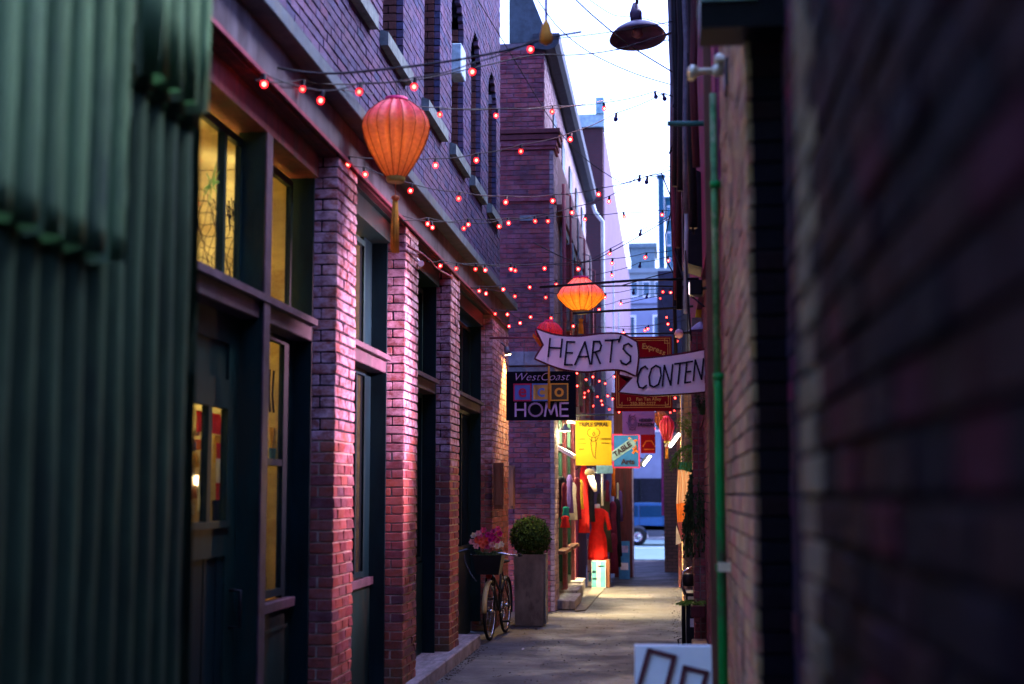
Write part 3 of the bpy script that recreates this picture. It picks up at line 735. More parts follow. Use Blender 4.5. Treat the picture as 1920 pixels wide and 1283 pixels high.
# roof edge
mb = MB(); mb.prism([(-1.9, Y2 - .08, 8.24), (-1.68, Y2 - .08, 8.21), (-1.57, Y2 - .08, 8.24), (-1.51, Y2 - .08, 8.32), (-1.50, Y2 - .08, 8.46), (-1.9, Y2 - .08, 8.46)], (0, 11.2, 0)); mb.build('gutter', GUT, b2)
mb = MB(); mb.prism([(-2.26, Y2 + .02, 8.36), (-1.66, Y2 + .02, 8.36), (-1.72, Y2 + .02, 8.55), (-2.05, Y2 + .02, 9.4), (-2.26, Y2 + .02, 9.4)], (0, .3, 0)); mb.build('roof_flashing', ROOFM, b2)
# pipes on the side
MB().tube([(-1.50, 21.2, 2.9), (-1.50, 21.2, 6.35)], .03).build('pipe', REDPIPE, b2)
mb = MB()
for y0 in (22.2, 24.5):
    mb.tube([(-1.47, y0, 3.2), (-1.47, y0, 5.6), (-1.56, y0, 5.6)], .022, 6)
    for z in (3.6, 4.1, 4.6, 5.1): mb.tube([(-1.47, y0, z), (-1.47, y0 + .5, z)], .015, 6)
    mb.tube([(-1.47, y0 + .5, 3.2), (-1.47, y0 + .5, 5.7), (-1.56, y0 + .5, 5.7)], .022, 6)
mb.build('pipe_rack', STEEL, b2)
MB().tube([at(1112, 385, Y=31.4), at(1116, 398, Y=31.4), at(1130, 416, Y=31.4), at(1131, 620, Y=31.4), at(1131, 760, Y=31.4)], .045, 10).build('downpipe', DPIPE, b2)
# ground floor shop of second building (recessed lit front)
shopX = X2
B('shop_column', B2T, b2, X2 - .2, X2 - .0, Y2 + .51, Y2 + .62, 0, 3.0)
for k, (ya, yb) in enumerate(((21.15, 22.6), (22.9, 24.6))):
    fr = MB().box(X2 - .12, X2 - .04, ya, ya + .08, .2, 2.9).box(X2 - .12, X2 - .04, yb - .08, yb, .2, 2.9).box(X2 - .12, X2 - .04, ya, yb, 2.35, 2.45).box(X2 - .12, X2 - .04, ya, yb, .2, .3).build('window', GRN2, b2)
    B('pane', GLS, fr, X2 - .085, X2 - .08, ya + .08, yb - .08, .3, 2.35)
    B('sill', WOOD, fr, X2 - .04, X2 + .10, ya, yb, .78, .83)
for y in (22.75, 24.75): B('pilaster', B2B, b2, X2 - .2, X2 + .02, y - .14, y + .14, 0, 3.0)
B('shop_fascia', WHITE, b2, X2 - .1, X2 + .05, 21.0, 24.9, 2.88, 3.0)
B('shop_back_wall', INTW, b2, -2.6, -2.55, 20.95, 31, 0, 3.0)
B('shop_ceiling', WHITE, b2, -2.6, X2 - .05, 20.95, 31, 2.95, 2.99)
B('panel', plain('magenta_panel', (.30, .03, .12), .6), b2, X2 - .09, X2 - .03, 24.95, 26.4, 0, 2.9)
B('panel', WOODR, b2, X2 - .3, X2 - .03, 26.5, 29.0, 0, 3.0)
st = MB().box(X2 - .1, X2 + .26, 20.9, 22.5, 0, .13, bev=.01).box(X2 - .1, X2 + .20, 22.52, 24.2, 0, .17, bev=.01).box(X2 - .1, X2 + .16, 24.22, 25.3, 0, .2, bev=.01)
st.build('entrance_step', STEP, b2)
pointlight('shop_lamp', (-2.0, 22.0, 2.6), (1, .82, .42), 80, .1, b2)
pointlight('shop_lamp', (-2.0, 24.4, 2.6), (1, .75, .40), 80, .1, b2)
pointlight('shop_lamp', (-2.0, 28.0, 2.6), (1, .5, .35), 12, .1, b2)

# garments in and by the shop window
def garment(c, wd, h, mat, label, cat='garment', name='hanging_garment', hem=1.25, grp='clothes hung outside the shop', sh=.5):
    c = Vector(c); mb = MB(); n = 18; secs = []
    for v, ww in ((0, .35), (.06, .8), (.14, 1.0), (.4, .85), (.7, .95 * (1 + hem) / 2), (1, hem)):
        secs.append([c + Vector((math.cos(6.283 * k / n) * wd / 2 * ww * (1 + .12 * math.sin(k * 2.6) * v), math.sin(6.283 * k / n) * .06 * ww * (1 + .5 * math.sin(k * 3.7 + 1) * v), -v * h)) for k in range(n)])
    mb.loft(secs); o = mb.build(name, mat); tag(o, label, cat, grp); return o
for px, py, Y, wd, h, mat, lab in [
    (1053, 893, 21.8, .16, .62, DRK, 'dark jacket in the green framed shop window'),
    (1058, 905, 21.6, .09, .55, MAR, 'crimson scarf beside the dark jacket in the shop window'),
    (1061, 950, 21.5, .10, .16, TEAL, 'teal hem of the scarf in the shop window'),
    (1060, 967, 21.4, .12, .18, RED, 'bright red bag under the teal hem in the shop window'),
    (1095, 872, 25.4, .16, 1.2, RED, 'long red dress hung on the magenta panel left of the mannequin'),
    (1108, 905, 25.6, .12, .7, DRK, 'black blouse between the red dress and the olive coat'),
    (1131, 920, 27.0, .26, 1.15, OLV, 'olive coat hanging behind the mannequin'),
    (1149, 940, 27.2, .14, .8, MAR, 'maroon dress on the rail right of the mannequin'),
    (1156, 935, 27.6, .16, 1.1, DRK, 'long black coat at the end of the clothes rail'),
    (1150, 1000, 27.1, .16, .75, MAR, 'low hung maroon skirt right of the mannequin'),
    (1150, 872, 27.5, .07, .6, ORG, 'narrow orange scarf hung above the maroon dress'),
    (1158, 905, 27.7, .05, .5, BRASS, 'pale gold scarf at the far end of the rail')]:
    garment(at(px, py, Y=Y), wd, h, mat, lab)
for px, py, Y, wd, h, mat, lab in [
    (1068, 890, 22.4, .10, .6, PUR, 'purple blouse behind the crimson scarf in the shop window'),
    (1074, 905, 23.2, .12, .6, WH, 'pale shirt in the shop window nearer the red dress'),
    (1082, 895, 24.0, .12, .7, MAR, 'dark red shawl in the shop window beside the pilaster'),
    (1089, 900, 24.6, .08, .5, YEL, 'small yellow scarf between the windows and the long red dress'),
    (1139, 900, 26.6, .07, .4, MAR, 'short maroon top hung above the olive coat'),
    (1163, 920, 28.2, .08, .6, PUR, 'purple scarf against the brown column'),
    (1157, 985, 27.9, .12, .8, DRK, 'dark trousers low on the rail beside the blue board')]:
    garment(at(px, py, Y=Y), wd, h, mat, lab)
mb = MB(); pts = [at(q, r_, Y=25.2) for q, r_ in ((1101, 880), (1107, 893), (1112, 908), (1117, 922))]
mb.tube(pts, [.05, .06, .06, .03], 10); tag(mb.build('scarf', WH), 'white patterned scarf slung above the mannequin', 'scarf')
mb = MB(); mb.tube([at(1086, 868, Y=25.5), at(1165, 868, Y=27.9)], .012, 6); tag(mb.build('clothes_rail', CHR), 'steel rail carrying the clothes outside the shop', 'rail')
# mannequin
p0 = at(1121, 1097, Z=0.0); p0 = at(1121, 1097, Y=26.0); mx, my = p0.x, 26.0
mn = thing('mannequin', (mx, my, 0), 'headless mannequin in a red dress seen from behind', 'mannequin')
def ell(z, rx, ry, dx=0, dy=0, n=20): return [Vector((mx + dx + rx * math.cos(6.2832 * k / n), my + dy + ry * math.sin(6.2832 * k / n), z)) for k in range(n)]
RDR = fabric('red_dress_jersey', (.72, .02, .015), .12, var=.15)
def dsec(z, rx, ry, fold=0):
    return [Vector((mx + rx * math.cos(a) * (1 + fold * math.sin(a * 7 + z * 3)), my + ry * math.sin(a) * (1 + fold * math.sin(a * 7 + z * 3)), z)) for a in [6.2832 * k / 42 for k in range(42)]]
MB().loft([dsec(.485, .175, .125, .07), dsec(.56, .172, .122, .06), dsec(.72, .168, .12, .045), dsec(.86, .160, .118, .02), dsec(.93, .145, .108, .01), dsec(1.0, .118, .09, .02), dsec(1.05, .108, .082, .025), dsec(1.12, .115, .088, .01), dsec(1.22, .135, .095), dsec(1.30, .148, .095), dsec(1.36, .152, .075), dsec(1.39, .12, .06), dsec(1.41, .065, .052)]).build('dress', RDR, mn)
for s_ in (-1, 1):
    def ring(c, r_, ax):
        ax = Vector(ax).normalized(); a = ax.cross(Vector((0, 1, 0))).normalized(); b_ = ax.cross(a)
        return [Vector(c) + (a * math.cos(6.2832 * k / 12) + b_ * math.sin(6.2832 * k / 12)) * r_ for k in range(12)]
    MB().loft([ring((mx + s_ * .11, my, 1.345), .040, (s_, 0, -.6)), ring((mx + s_ * .16, my, 1.31), .042, (s_ * .6, 0, -1)), ring((mx + s_ * .19, my, 1.17), .036, (s_ * .35, 0, -1)), ring((mx + s_ * .222, my, 1.02), .040, (s_ * .2, 0, -1))]).build('sleeve', RDR, mn)
CREAM = plain('mannequin_cream', (.75, .68, .55), .5, var=.08)
MB().loft([ell(1.39, .058, .05), ell(1.44, .048, .045), ell(1.48, .047, .044), ell(1.485, .02, .02)]).build('neck', CREAM, mn)
MB().tube([(mx, my, .0), (mx, my, .6)], .018).lathe((mx, my, .0), [(.14, 0), (.14, .015), (.02, .03)], 20).build('stand', CREAM, mn)
# boxes by the mannequin
STRW = plain('striped_box_white', (.55, .50, .50), .7, var=.2); STRT = plain('striped_box_teal', (.10, .38, .46), .7, var=.15)
def stripebox(pa, pb, Y, d, label, stripes):
    a, c = at(*pa, Y=Y), at(*pb, Y=Y); wd = c.x - a.x
    e = thing('striped_box', ((a.x + c.x) / 2, Y, 0), label, 'box', 'boxes under the mannequin')
    MB().box(a.x, c.x, Y, Y + d, 0, a.z).build('box_body', STRW, e)
    for u0, u1, v0, v1, m_ in stripes: B('printed_mark', m_, e, a.x + wd * u0, a.x + wd * u1, Y - .003, Y + .001, a.z * v0, a.z * v1)
stripebox((1101, 1012), (1109, 1097), 26.15, .2, 'tall narrow white printed box at the left of the red dress', ((.2, .8, .62, .66, DRK), (.2, .7, .75, .78, DRK), (.1, .6, .3, .33, DRK), (.3, .9, .1, .28, STRT)))
stripebox((1109, 1052), (1136, 1097), 25.7, .18, 'low teal and white striped box under the red dress', ((.02, .36, .02, .98, STRT), (.60, .97, .02, .98, STRT), (.05, .30, .55, .63, DRK), (.05, .38, .30, .37, BLK), (.45, .9, .78, .83, BLK)))
a, c = at(1135, 1050, Y=25.8), at(1143, 1095, Y=25.8)
tag(B('wooden_crate', WOOD, None, a.x, c.x, 25.8, 26.2, 0, a.z), 'brown wooden crate at the right foot of the mannequin', 'crate')
BLUEB = plain('blue_board_paint', (.06, .25, .55), .6, var=.2)
a, c = at(1160, 1015, Y=28.3), at(1181, 1082, Y=28.3)
e = thing('blue_board', ((a.x + c.x) / 2, 28.3, 0), 'blue notice board leaning at the foot of the brown column', 'sign')
MB().box(a.x, c.x, 28.3, 28.33, 0, a.z, bev=.004).build('board', BLUEB, e)
for k, (u, v) in enumerate(((.75, .8), (.45, .35))): B('poster', plain('lilac_paper', (.45, .38, .65), .7) if k == 0 else PINKW, e, a.x + .03, c.x - .03, 28.294, 28.299, a.z * (v - .1), a.z * (v + .08))

# gooseneck lamps
def goose(px, py, Y, wallx, label, e=14, s=1.0):
    p = at(px, py, Y=Y); o = thing('gooseneck_lamp', p, label, 'lamp', 'shop lamps along the alley')
    MB().tube([(wallx, Y, p.z + .02 * s), (wallx + (p.x - wallx) * .5, Y, p.z + .16 * s), (p.x, Y, p.z + .13 * s), (p.x, Y, p.z + .06 * s)], .010, 8).build('arm', BLK, o)
    MB().lathe(p, [(.02 * s, .08 * s), (.03 * s, .05 * s), (.07 * s, .02 * s), (.085 * s, -.02 * s)], 20, cap=False).build('shade', STEEL, o)
    MB().lathe(p, [(.004, .03 * s), (.03 * s, .015 * s), (.035 * s, -.01 * s), (.004, -.035 * s)], 16).build('bulb', emit('lamp_bulb_' + str(px), (1, .86, .62), 8), o)
    pointlight('lamp_light', p + Vector((0, 0, -.06)), (1, .80, .42), e, .04, o)
    if px < 1150:
        gl_ = pointlight('lamp_beam', p + Vector((.06, 0, -.08)), (1, .74, .36), 560 if px < 1100 else 330, .04, o, 'SPOT', None, R(84), .7)
        gl_.rotation_euler = Vector((-.5, -.1 if px < 1100 else .1, 1.9)).to_track_quat('Z', 'Y').to_euler()
goose(1059, 806, 21.3, X2, 'gooseneck lamp with lit bulb left of the yellow sign', 12)
goose(1112, 885, 25.0, X2, 'smaller gooseneck lamp above the mannequin', 8)
goose(1190, 800, 27.5, -.69, 'far gooseneck lamp behind the hanging signs', 8)
pw = at(1060, 850, Y=21.4)
mb = MB(); mb.prism([at(1036, 838, Y=21.2), at(1040, 832, Y=21.2), at(1076, 852, Y=21.2), at(1074, 860, Y=21.2)], (0, .5, 0)); tag(mb.build('awning', WHITE), 'small white slanted awning over the shop window', 'awning')

# ================================================================== NARROW GATE AND FAR SIDE
gp = thing('brown_column', (-.85, 29.5, 0), 'tall red brown timber column left of the passage to the street', 'column')
MB().box(-1.06, -.70, 29.0, 29.4, 0, 3.6, bev=.01).build('shaft', WOODR, gp)
MB().box(-1.10, -.66, 28.96, 29.44, 3.6, 3.72).build('capital', WOODR, gp)
MB().box(-.698, -.67, 29.05, 29.3, 0, 3.5).build('edge_strip', plain('lilac_strip', (.45, .4, .6), .5), gp)
rp = thing('brick_pier', (.15, 31, 0), 'dark brick pier on the right of the passage to the street', 'pier')
TB1 = texbrick('far_brick_face', (.14, .08, .09), (.10, .06, .08), (.05, .04, .05)); TB2 = texbrick('far_brick_side', (.14, .08, .09), (.10, .06, .08), (.05, .04, .05), 'Y')
B('shaft', TB1, rp, -.06, .9, 31, 33, -.3, 4.2)
B('upper_block', plain('slate_blue_render', (.06, .07, .13), .8, var=.4, nscale=2), rp, -.14, 2.2, 31.5, 44, 4.2, 6.6)
B('lower_block', TB2, rp, -.04, 2.2, 33, 44.5, -.5, 4.2)
for k in range(5): B('pipe', STEEL, rp, -.17, -.145, 33 + k * 1.2, 33.04 + k * 1.2, 4.3, 6.4)
tag(B('pink_post', plain('pink_paint', (.75, .12, .40), .6), None, -.155, -.07, 44.0, 44.1, 1.0, 5.8), 'bright pink banner post at the street end of the passage', 'post')

b3 = thing('tall_brick_building', (-2.5, 50, 0), 'tall red brick building with pale parapet beyond the gutter', 'building')
TR = texbrick('tall_brick_face', (.055, .008, .014), (.045, .008, .014), (.04, .015, .022)); TL = plain('lilac_lit_render', (.13, .09, .15), .8, var=.18, nscale=1.5, bumpv=.2)  # lilac light on the side wall is put into its colour
B('front_wall', TR, b3, -2.65, -1.62, 38, 38.3, -.4, 11.6)
B('side_wall', TL, b3, -6, -1.60, 38.3, 67, -.4, 11.6)
B('parapet', plain('pale_cyan_coping', (.3, .42, .45), .6), b3, -2.75, -1.58, 37.9, 38.5, 11.6, 11.95)
B('parapet_post', plain('pale_cyan_coping2', (.2, .36, .40), .6), b3, -1.80, -1.58, 37.85, 38.3, 11.96, 12.4)
B('parapet_post', DPIPE, b3, -3.0, -2.55, 37.85, 38.3, 11.0, 12.1)
for k in range(6): B('cornice', TL, b3, -2.9, -2.62, 37.9, 38.3, 8.2 - k * .22, 8.3 - k * .22)
for k in range(4): B('conduit', DPIPE, b3, -1.60, -1.56, 44 + k * 5, 44.1 + k * 5, 2, 9 - k)

def tower(name, x0, x1, y, z1, mat, label, wmat=None, nx=3, nz=6, d=12, z0=-.4, wz0=2, roof=None):
    e = thing(name, ((x0 + x1) / 2, y, z0), label, 'building', )
    B('wall', mat, e, x0, x1, y, y + d, z0, z1)
    if wmat:
        dx = (x1 - x0) / nx; dz = (z1 - wz0) / nz
        for i in range(nx):
            for j in range(nz):
                f = MB().box(x0 + dx * (i + .2), x0 + dx * (i + .8), y - .06, y - .003, wz0 + dz * (j + .2), wz0 + dz * (j + .75)).build('window', WHITE, e)
                B('pane', wmat, f, x0 + dx * (i + .25), x0 + dx * (i + .75), y - .07, y - .061, wz0 + dz * (j + .25), wz0 + dz * (j + .7))
    B('roof', roof or mat, e, x0 - .15, x1 + .15, y - .15, y + d, z1, z1 + .3)
    return e
WGL = plain('pale_window_glass', (.06, .12, .17), .15, var=.2, bumpv=0); LILR = plain('lilac_render', (.27, .29, .40), .8, var=.12, nscale=2)
far = tower('lilac_building', -9, 9, 70, 11.0, LILR, 'lilac fronted building across the street behind the blue car', WGL, 9, 3, wz0=4.2)
B('dark_shopfront', plain('dark_opening', (.012, .012, .02), .6), far, -7, 7, 69.85, 69.995, .1, 2.4)
for k in range(12): B('shop_mullion', BLK, far, -6.8 + k * 1.1, -6.72 + k * 1.1, 69.78, 69.84, .1, 2.4)
tower('cream_building', -3.2, .8, 95, 16.4, plain('cream_render', (.20, .25, .27), .8, var=.12, nscale=1), 'cream building with rows of pale windows seen over the alley end', WGL, 5, 7)
tower('rooftop_block', -2.25, -.6, 96, 18.3, plain('roof_box_grey', (.12, .18, .20), .8), 'grey rooftop plant block above the cream building', None, d=5, z0=16.72)
tower('blue_tower', .25, 3.9, 150, 32.8, plain('blue_cladding', (.012, .10, .15), .5, var=.15), 'blue glass tower in the distance beside the right wall', plain('blue_window', (.03, .15, .24), .3), 6, 11)
tower('narrow_blue_tower', -.55, .08, 149, 35.0, plain('deep_blue_cladding', (.008, .075, .14), .5), 'narrow taller blue lift shaft in front of the blue tower', None, d=1)
for k in range(2):
    tower('street_building', 12 - k * 34, 32 - k * 34 if k == 0 else -9.2, 68, 14, LILR if k else TL, ('plain rendered building right of the lilac building', 'plain rendered building left of the lilac building')[k], None)

# blue car on the street
car = thing('parked_car', (.3, 58.5, -.40), 'blue four wheel drive car with grey lower cladding parked on the street', 'car')
CB = plain('car_blue_paint', (.008, .10, .26), .25, var=.1, bumpv=0, spec=.6); CG = plain('car_grey_cladding', (.09, .10, .12), .5, var=.15); CGL = plain('car_glass', (.01, .05, .10), .08, var=.1, bumpv=0)
def carpt(x, z): return (-2.1 + x, 57.7, -.40 + z)
prof = [(0, .55), (.0, 1.0), (.05, 1.12), (.12, 1.35), (.24, 1.56), (.42, 1.65), (.8, 1.69), (1.4, 1.70), (2.4, 1.67), (2.7, 1.60), (3.35, 1.16), (3.9, 1.08), (4.3, .98), (4.43, .85), (4.45, .6)]
MB().prism([carpt(*p) for p in prof], (0, 1.75, 0)).build('body', CB, car)
arch = [(0.0, .55), (4.45, .6), (4.45, .35), (4.05, .33)] + [(3.6 + .42 * math.cos(a), .38 + .42 * math.sin(a)) for a in [R(q) for q in range(0, 181, 30)]] + [(1.35, .33)] + [(.93 + .42 * math.cos(a), .38 + .42 * math.sin(a)) for a in [R(q) for q in range(0, 181, 30)]] + [(.1, .33), (0, .4)]
MB().prism([(-2.1 + x, 57.66, -.40 + z) for x, z in [(0.0, .62), (4.47, .66), (4.47, .33), (4.04, .33)] + arch[4:11] + [(1.37, .33)] + arch[12:19] + [(.1, .33), (0, .4)]], (0, 1.83, 0)).build('cladding', CG, car)
for a, c in ((.3, .95), (1.02, 1.92), (1.99, 2.75)):
    top0 = a + .1 if a < .9 else a
    MB().prism([(-2.1 + a, 57.685, -.4 + 1.13), (-2.1 + c, 57.685, -.4 + 1.14), (-2.1 + c, 57.685, -.4 + 1.58), (-2.1 + top0, 57.685, -.4 + 1.58)], (0, .014, 0)).build('side_window', CGL, car)
for x in (1.0, 1.95, 2.95): B('door_seam', BLK, car, -2.1 + x, -2.1 + x + .012, 57.69, 57.702, .25, 1.22)
B('door_handle', CG, car, -2.1 + 2.7, -2.1 + 2.85, 57.67, 57.699, .58, .62)
for x in (.93, 3.6):
    for yy, s_ in ((57.72, 1), (59.43, -1)):
        cx_ = -2.1 + x; mbw = MB().lathe((0, 0, 0), [(.20, -.1), (.33, -.1), (.355, -.07), (.355, .07), (.33, .1), (.20, .1)], 28, cap=False)
        wme = mbw.xf(Matrix.Translation((cx_, yy, -.045)) @ Matrix.Rotation(math.pi / 2, 4, 'X')).build('wheel', BLKR, car)
        mr_ = MB(); mr_.lathe((0, 0, 0), [(.01, -.07), (.05, -.075), (.06, -.05), (.20, -.02), (.215, -.09), (.215, .05)], 28)
        for q in range(5):
            a = q * 6.2832 / 5
            mr_.prism([(math.cos(a + .25) * .06, math.sin(a + .25) * .06, -.075), (math.cos(a + .18) * .21, math.sin(a + .18) * .21, -.06), (math.cos(a - .18) * .21, math.sin(a - .18) * .21, -.06), (math.cos(a - .25) * .06, math.sin(a - .25) * .06, -.075)], (0, 0, .02))
        mr_.xf(Matrix.Translation((cx_, yy, -.045)) @ Matrix.Rotation(-math.pi / 2 * s_, 4, 'X')).build('rim', CHR, wme)
B('headlight', WHITE, car, -2.11, -2.06, 57.75, 58.05, .40, .55)
B('bumper', CG, car, -2.16, -2.09, 57.7, 59.4, .02, .25)

# ================================================================== RIGHT SIDE
struct(B('unseen_sky_blocker', MORTD, None, -9, 9, -7.0, -1.4, 4.1, 10))  # unseen mass added behind the camera to cut sky light on facing sides
struct(B('unseen_roof_blocker', MORTD, None, -1.6, 1.0, -6.0, -.8, 3.9, 4.1))  # unseen cover added overhead to darken the near walls
rw = thing('near_brick_wall', (.3, 3.5, 0), 'dark blurred brick wall filling the right edge of the picture', 'wall')
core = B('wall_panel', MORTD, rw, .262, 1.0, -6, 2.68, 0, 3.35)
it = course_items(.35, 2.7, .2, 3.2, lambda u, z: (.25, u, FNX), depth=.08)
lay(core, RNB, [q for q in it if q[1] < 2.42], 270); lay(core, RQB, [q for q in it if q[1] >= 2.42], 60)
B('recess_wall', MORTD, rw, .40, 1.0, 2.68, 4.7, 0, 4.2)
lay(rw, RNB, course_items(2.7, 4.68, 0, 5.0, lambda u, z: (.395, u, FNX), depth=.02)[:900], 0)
pw = thing('tan_brick_pilaster', (.35, 5.8, 0), 'tan and brown brick pilaster behind the bright green pipe', 'pilaster')
core = B('wall_panel', MORTD, pw, .290, 1.0, 4.712, 6.9, 0, 4.7)
it = course_items(4.7, 6.9, .0, 4.6, lambda u, z: (.28, u, FNX), depth=.02)
it2 = course_items(.302, .56, 0, 4.6, lambda u, z: (u, 4.7, FC), depth=.05)
lay(core, RMB, it, 290)
lay(pw, SHADEB, it2, 60)
r3 = thing('long_brick_wall', (.4, 18, 0), 'long brick wall running down the right side of the alley', 'wall')
B('wall_panel', MORTD, r3, .352, 2.6, 6.92, 17, 0, 6.6)
B('wall_panel', MORTD, r3, .352, 2.6, 17, 31, 0, 9.0)
B('wall_upper', plain('magenta_lit_cladding', (.26, .045, .10), .7, var=.6, stretch=(5, 5, .4)), r3, .30, .35, 8.0, 16.9, 3.4, 6.6)  # magenta light on the upper wall painted into the colour
lay(r3, R3B, course_items(6.92, 20, 0, 3.4, lambda u, z: (.34, u, FNX), depth=.05), 0)
for a, c, x in ((13.2, 13.7, .24), (17.0, 17.8, .22), (21, 22, .22), (26, 27, .20)):
    q = B('buttress', MORT, r3, x + .012, .35, a + .012, c, 0, 3.3)
    lay(q, RMB if a in (17.0, 21) else R3B, course_items(a, c, 0, 3.2, lambda u, z, x=x: (x, u, FNX), depth=.05) + course_items(x + .06, .339, 0, 3.2, lambda u, z, a=a: (u, a, FC), depth=.05), 40)

def wire(name, pts, r_, mat, label, cat='cable', group=None, n=6):
    return tag(MB().tube(pts, r_, n).build(name, mat), label, cat, group)
# conduits hanging on the right wall
tb = thing('timber_post', (.2, 7.6, 0), 'maroon timber post beside the green pipe', 'post')
B('shaft', WOOD, tb, .222, .262, 7.5, 7.56, 0, 4.2)
conds = [(10.0, .165, .02, 3.2, 8, STEEL), (10.4, .14, .03, 3.45, 8, BLK), (10.9, .17, .016, 2.6, 8, DPIPE), (11.4, .11, .03, 3.7, 9, BLK), (12.0, .125, .022, 3.3, 9, WOODR), (12.5, .09, .02, 4.0, 9, STEEL), (13.0, .13, .028, 2.9, 9, BLK), (13.8, .10, .018, 3.1, 9, REDPIPE), (14.6, .10, .024, 3.6, 9, BLK), (9.5, .20, .03, 3.0, 8, BLK), (9.2, .215, .025, 3.35, 8, WOODR), (15.5, .12, .02, 2.4, 9, BLK)]
names = ['grey', 'thick black', 'pale', 'fat black', 'maroon', 'slim grey', 'long black', 'slim maroon', 'dull black', 'near black', 'near maroon', 'farthest black']
for (y, x, r_, z0, z1, mt), nm in zip(conds, names):
    z0 += .45
    k = 7; pts = [(x + .012 * math.sin(q * 2.1 + y), y, z0 + (z1 - z0) * q / k) for q in range(k + 1)]
    wire('conduit', pts, r_, mt, f'{nm} vertical conduit running up the right hand wall', 'conduit', 'conduits on the right wall', 8)
# leaning hatch board, dark red, near the top right
mb = MB(); mb.prism([at(1265, 95, Y=12.6), at(1300, 150, Y=12.6), at(1283, 175, Y=12.6), at(1272, 100, Y=12.6)], (0, .3, 0)); tag(mb.build('bracket_plate', MAR), 'dark red gusset plate fixed high on the right wall', 'bracket')
tag(MB().prism([(.15, 11.2, 3.5), (.30, 11.2, 3.45), (.33, 11.2, 4.2), (.15, 11.2, 4.3)], (0, .5, 0)).build('wall_box', BLK), 'black junction box on the right wall among the conduits', 'box')
# loose wires
random.seed(11)
ww = ['first', 'second', 'third', 'fourth', 'fifth', 'sixth']
for k, pts in enumerate([[(1240, 325, 14), (1262, 380, 14), (1248, 440, 14), (1250, 490, 14), (1278, 540, 14), (1320, 575, 12)],
                         [(1283, 340, 12), (1275, 420, 12.2), (1266, 470, 12.4), (1280, 520, 12), (1300, 560, 12)],
                         [(1272, 250, 12), (1254, 289, 12), (1273, 268, 12)],
                         [(1278, 160, 11), (1266, 190, 11), (1262, 200, 11), (1274, 210, 11), (1264, 225, 11)],
                         [(1285, 470, 10), (1290, 560, 10), (1296, 640, 10)],
                         [(1290, 100, 9.5), (1297, 230, 9.5), (1292, 330, 9.5), (1300, 440, 9.5)]]):
    wire('loose_wire', [at(a, c, Y=y) for a, c, y in pts], .007, CABLE, f'loose black wire hanging off the right wall, {ww[k]} counted from the far tower', 'wire', 'loose wires on the right wall')
# bright green pipe and fittings
gpz = thing('green_pipe', (.245, 6.6, 0), 'bright green painted vertical pipe on the right wall', 'pipe')
MB().tube([(.245, 6.6, 0), (.243, 6.6, 2.15), (.240, 6.6, 2.2)], .022, 14).build('lower_pipe', GPIPE, gpz)
MB().tube([(.240, 6.6, 2.2), (.238, 6.6, 3.55)], .017, 14).build('upper_pipe', plain('faded_green_paint', (.07, .22, .07), .45, var=.6, nscale=14, dirt=(.25, .33, .16)), gpz)
for z in (1.33, 2.2, 3.1): MB().tube([(.243, 6.6, z), (.243, 6.6, z + .03)], .027, 14).build('coupling', GPIPE, gpz)
MB().box(.225, .30, 6.5, 6.55, 1.33, 1.37).build('pipe_clip', BRASS, gpz)
p = at(1345, 130, Y=6.5)
ft = thing('brass_tap', p, 'pale brass pipe fitting with elbow sticking out above the green pipe', 'fitting')
MB().tube([at(1296, 150, Y=6.4), at(1296, 134, Y=6.4), at(1345, 134, Y=6.4), at(1345, 112, Y=6.4), at(1395, 108, Y=6.2)], .017, 12).build('elbow_pipe', BRASS, ft)
for q, r_ in ((1345, 132), (1300, 134), (1350, 112)): MB().lathe(at(q, r_, Y=6.4) - Vector((0, 0, .03)), [(.01, 0), (.028, .012), (.028, .045), (.01, .058)], 12).build('fitting_nut', BRASS, ft)
tag(B('meter_box', BLK, None, at(1358, 170, Y=6.0).x, at(1396, 170, Y=6.0).x, 5.9, 6.1, at(1358, 172, Y=6).z, at(1358, 118, Y=6).z, bev=.01), 'small black meter box beside the brass fitting', 'box')
a, c = at(1312, 62, Y=4.6), at(1416, -20, Y=4.6)
hb = thing('black_wall_lamp', (a.x, 4.6, a.z), 'large black box lamp with pale green lid at the top right', 'lamp')
B('housing', BLK, hb, a.x, c.x + .1, 4.55, 4.75, a.z, at(1312, 14, Y=4.6).z)
B('lid', plain('pale_green_lid', (.40, .62, .52), .5, var=.15), hb, a.x, c.x, 4.54, 4.76, at(1312, 13, Y=4.6).z, at(1312, -10, Y=4.6).z)
a = at(1251, 232, Y=8.6); c = at(1331, 232, Y=8.6)
gb = thing('green_bracket', c, 'short green steel arm sticking out from the right wall', 'bracket')
MB().tube([a, c], .016, 10).build('arm', plain('green_steel', (.04, .17, .12), .5), gb)
MB().tube([c + Vector((0, 0, .2)), c + Vector((.0, 0, -1.1))], .014, 10).build('upright', plain('green_steel2', (.02, .10, .06), .5), gb)

# pendant barn lamp
p = at(1195, 62, Y=12.0)
pl = thing('barn_lamp', p, 'round metal barn lamp shade hanging against the sky', 'lamp')
SHD = plain('lamp_enamel', (.085, .06, .10), .35, var=.3, nscale=14)
M_ = Matrix.Translation(p) @ Matrix.Rotation(R(-8), 4, 'X') @ Matrix.Rotation(R(-4), 4, 'Y')
MB().lathe((0, 0, 0), [(.035, .20), (.04, .10), (.06, .075), (.14, .055), (.20, .015), (.235, -.025), (.247, -.05), (.240, -.052), (.20, -.005), (.14, .035), (.05, .06)], 36, cap=False).xf(M_).build('shade', SHD, pl)
MB().lathe((0, 0, 0), [(.02, .28), (.05, .20), (.055, .19), (.05, .12)], 20).xf(M_).build('neck', SHD, pl)
MB().lathe((0, 0, 0), [(.01, .06), (.045, .03), (.05, -.02), (.01, -.05)], 16).xf(M_).build('bulb', plain('unlit_bulb', (.25, .15, .12), .3), pl)
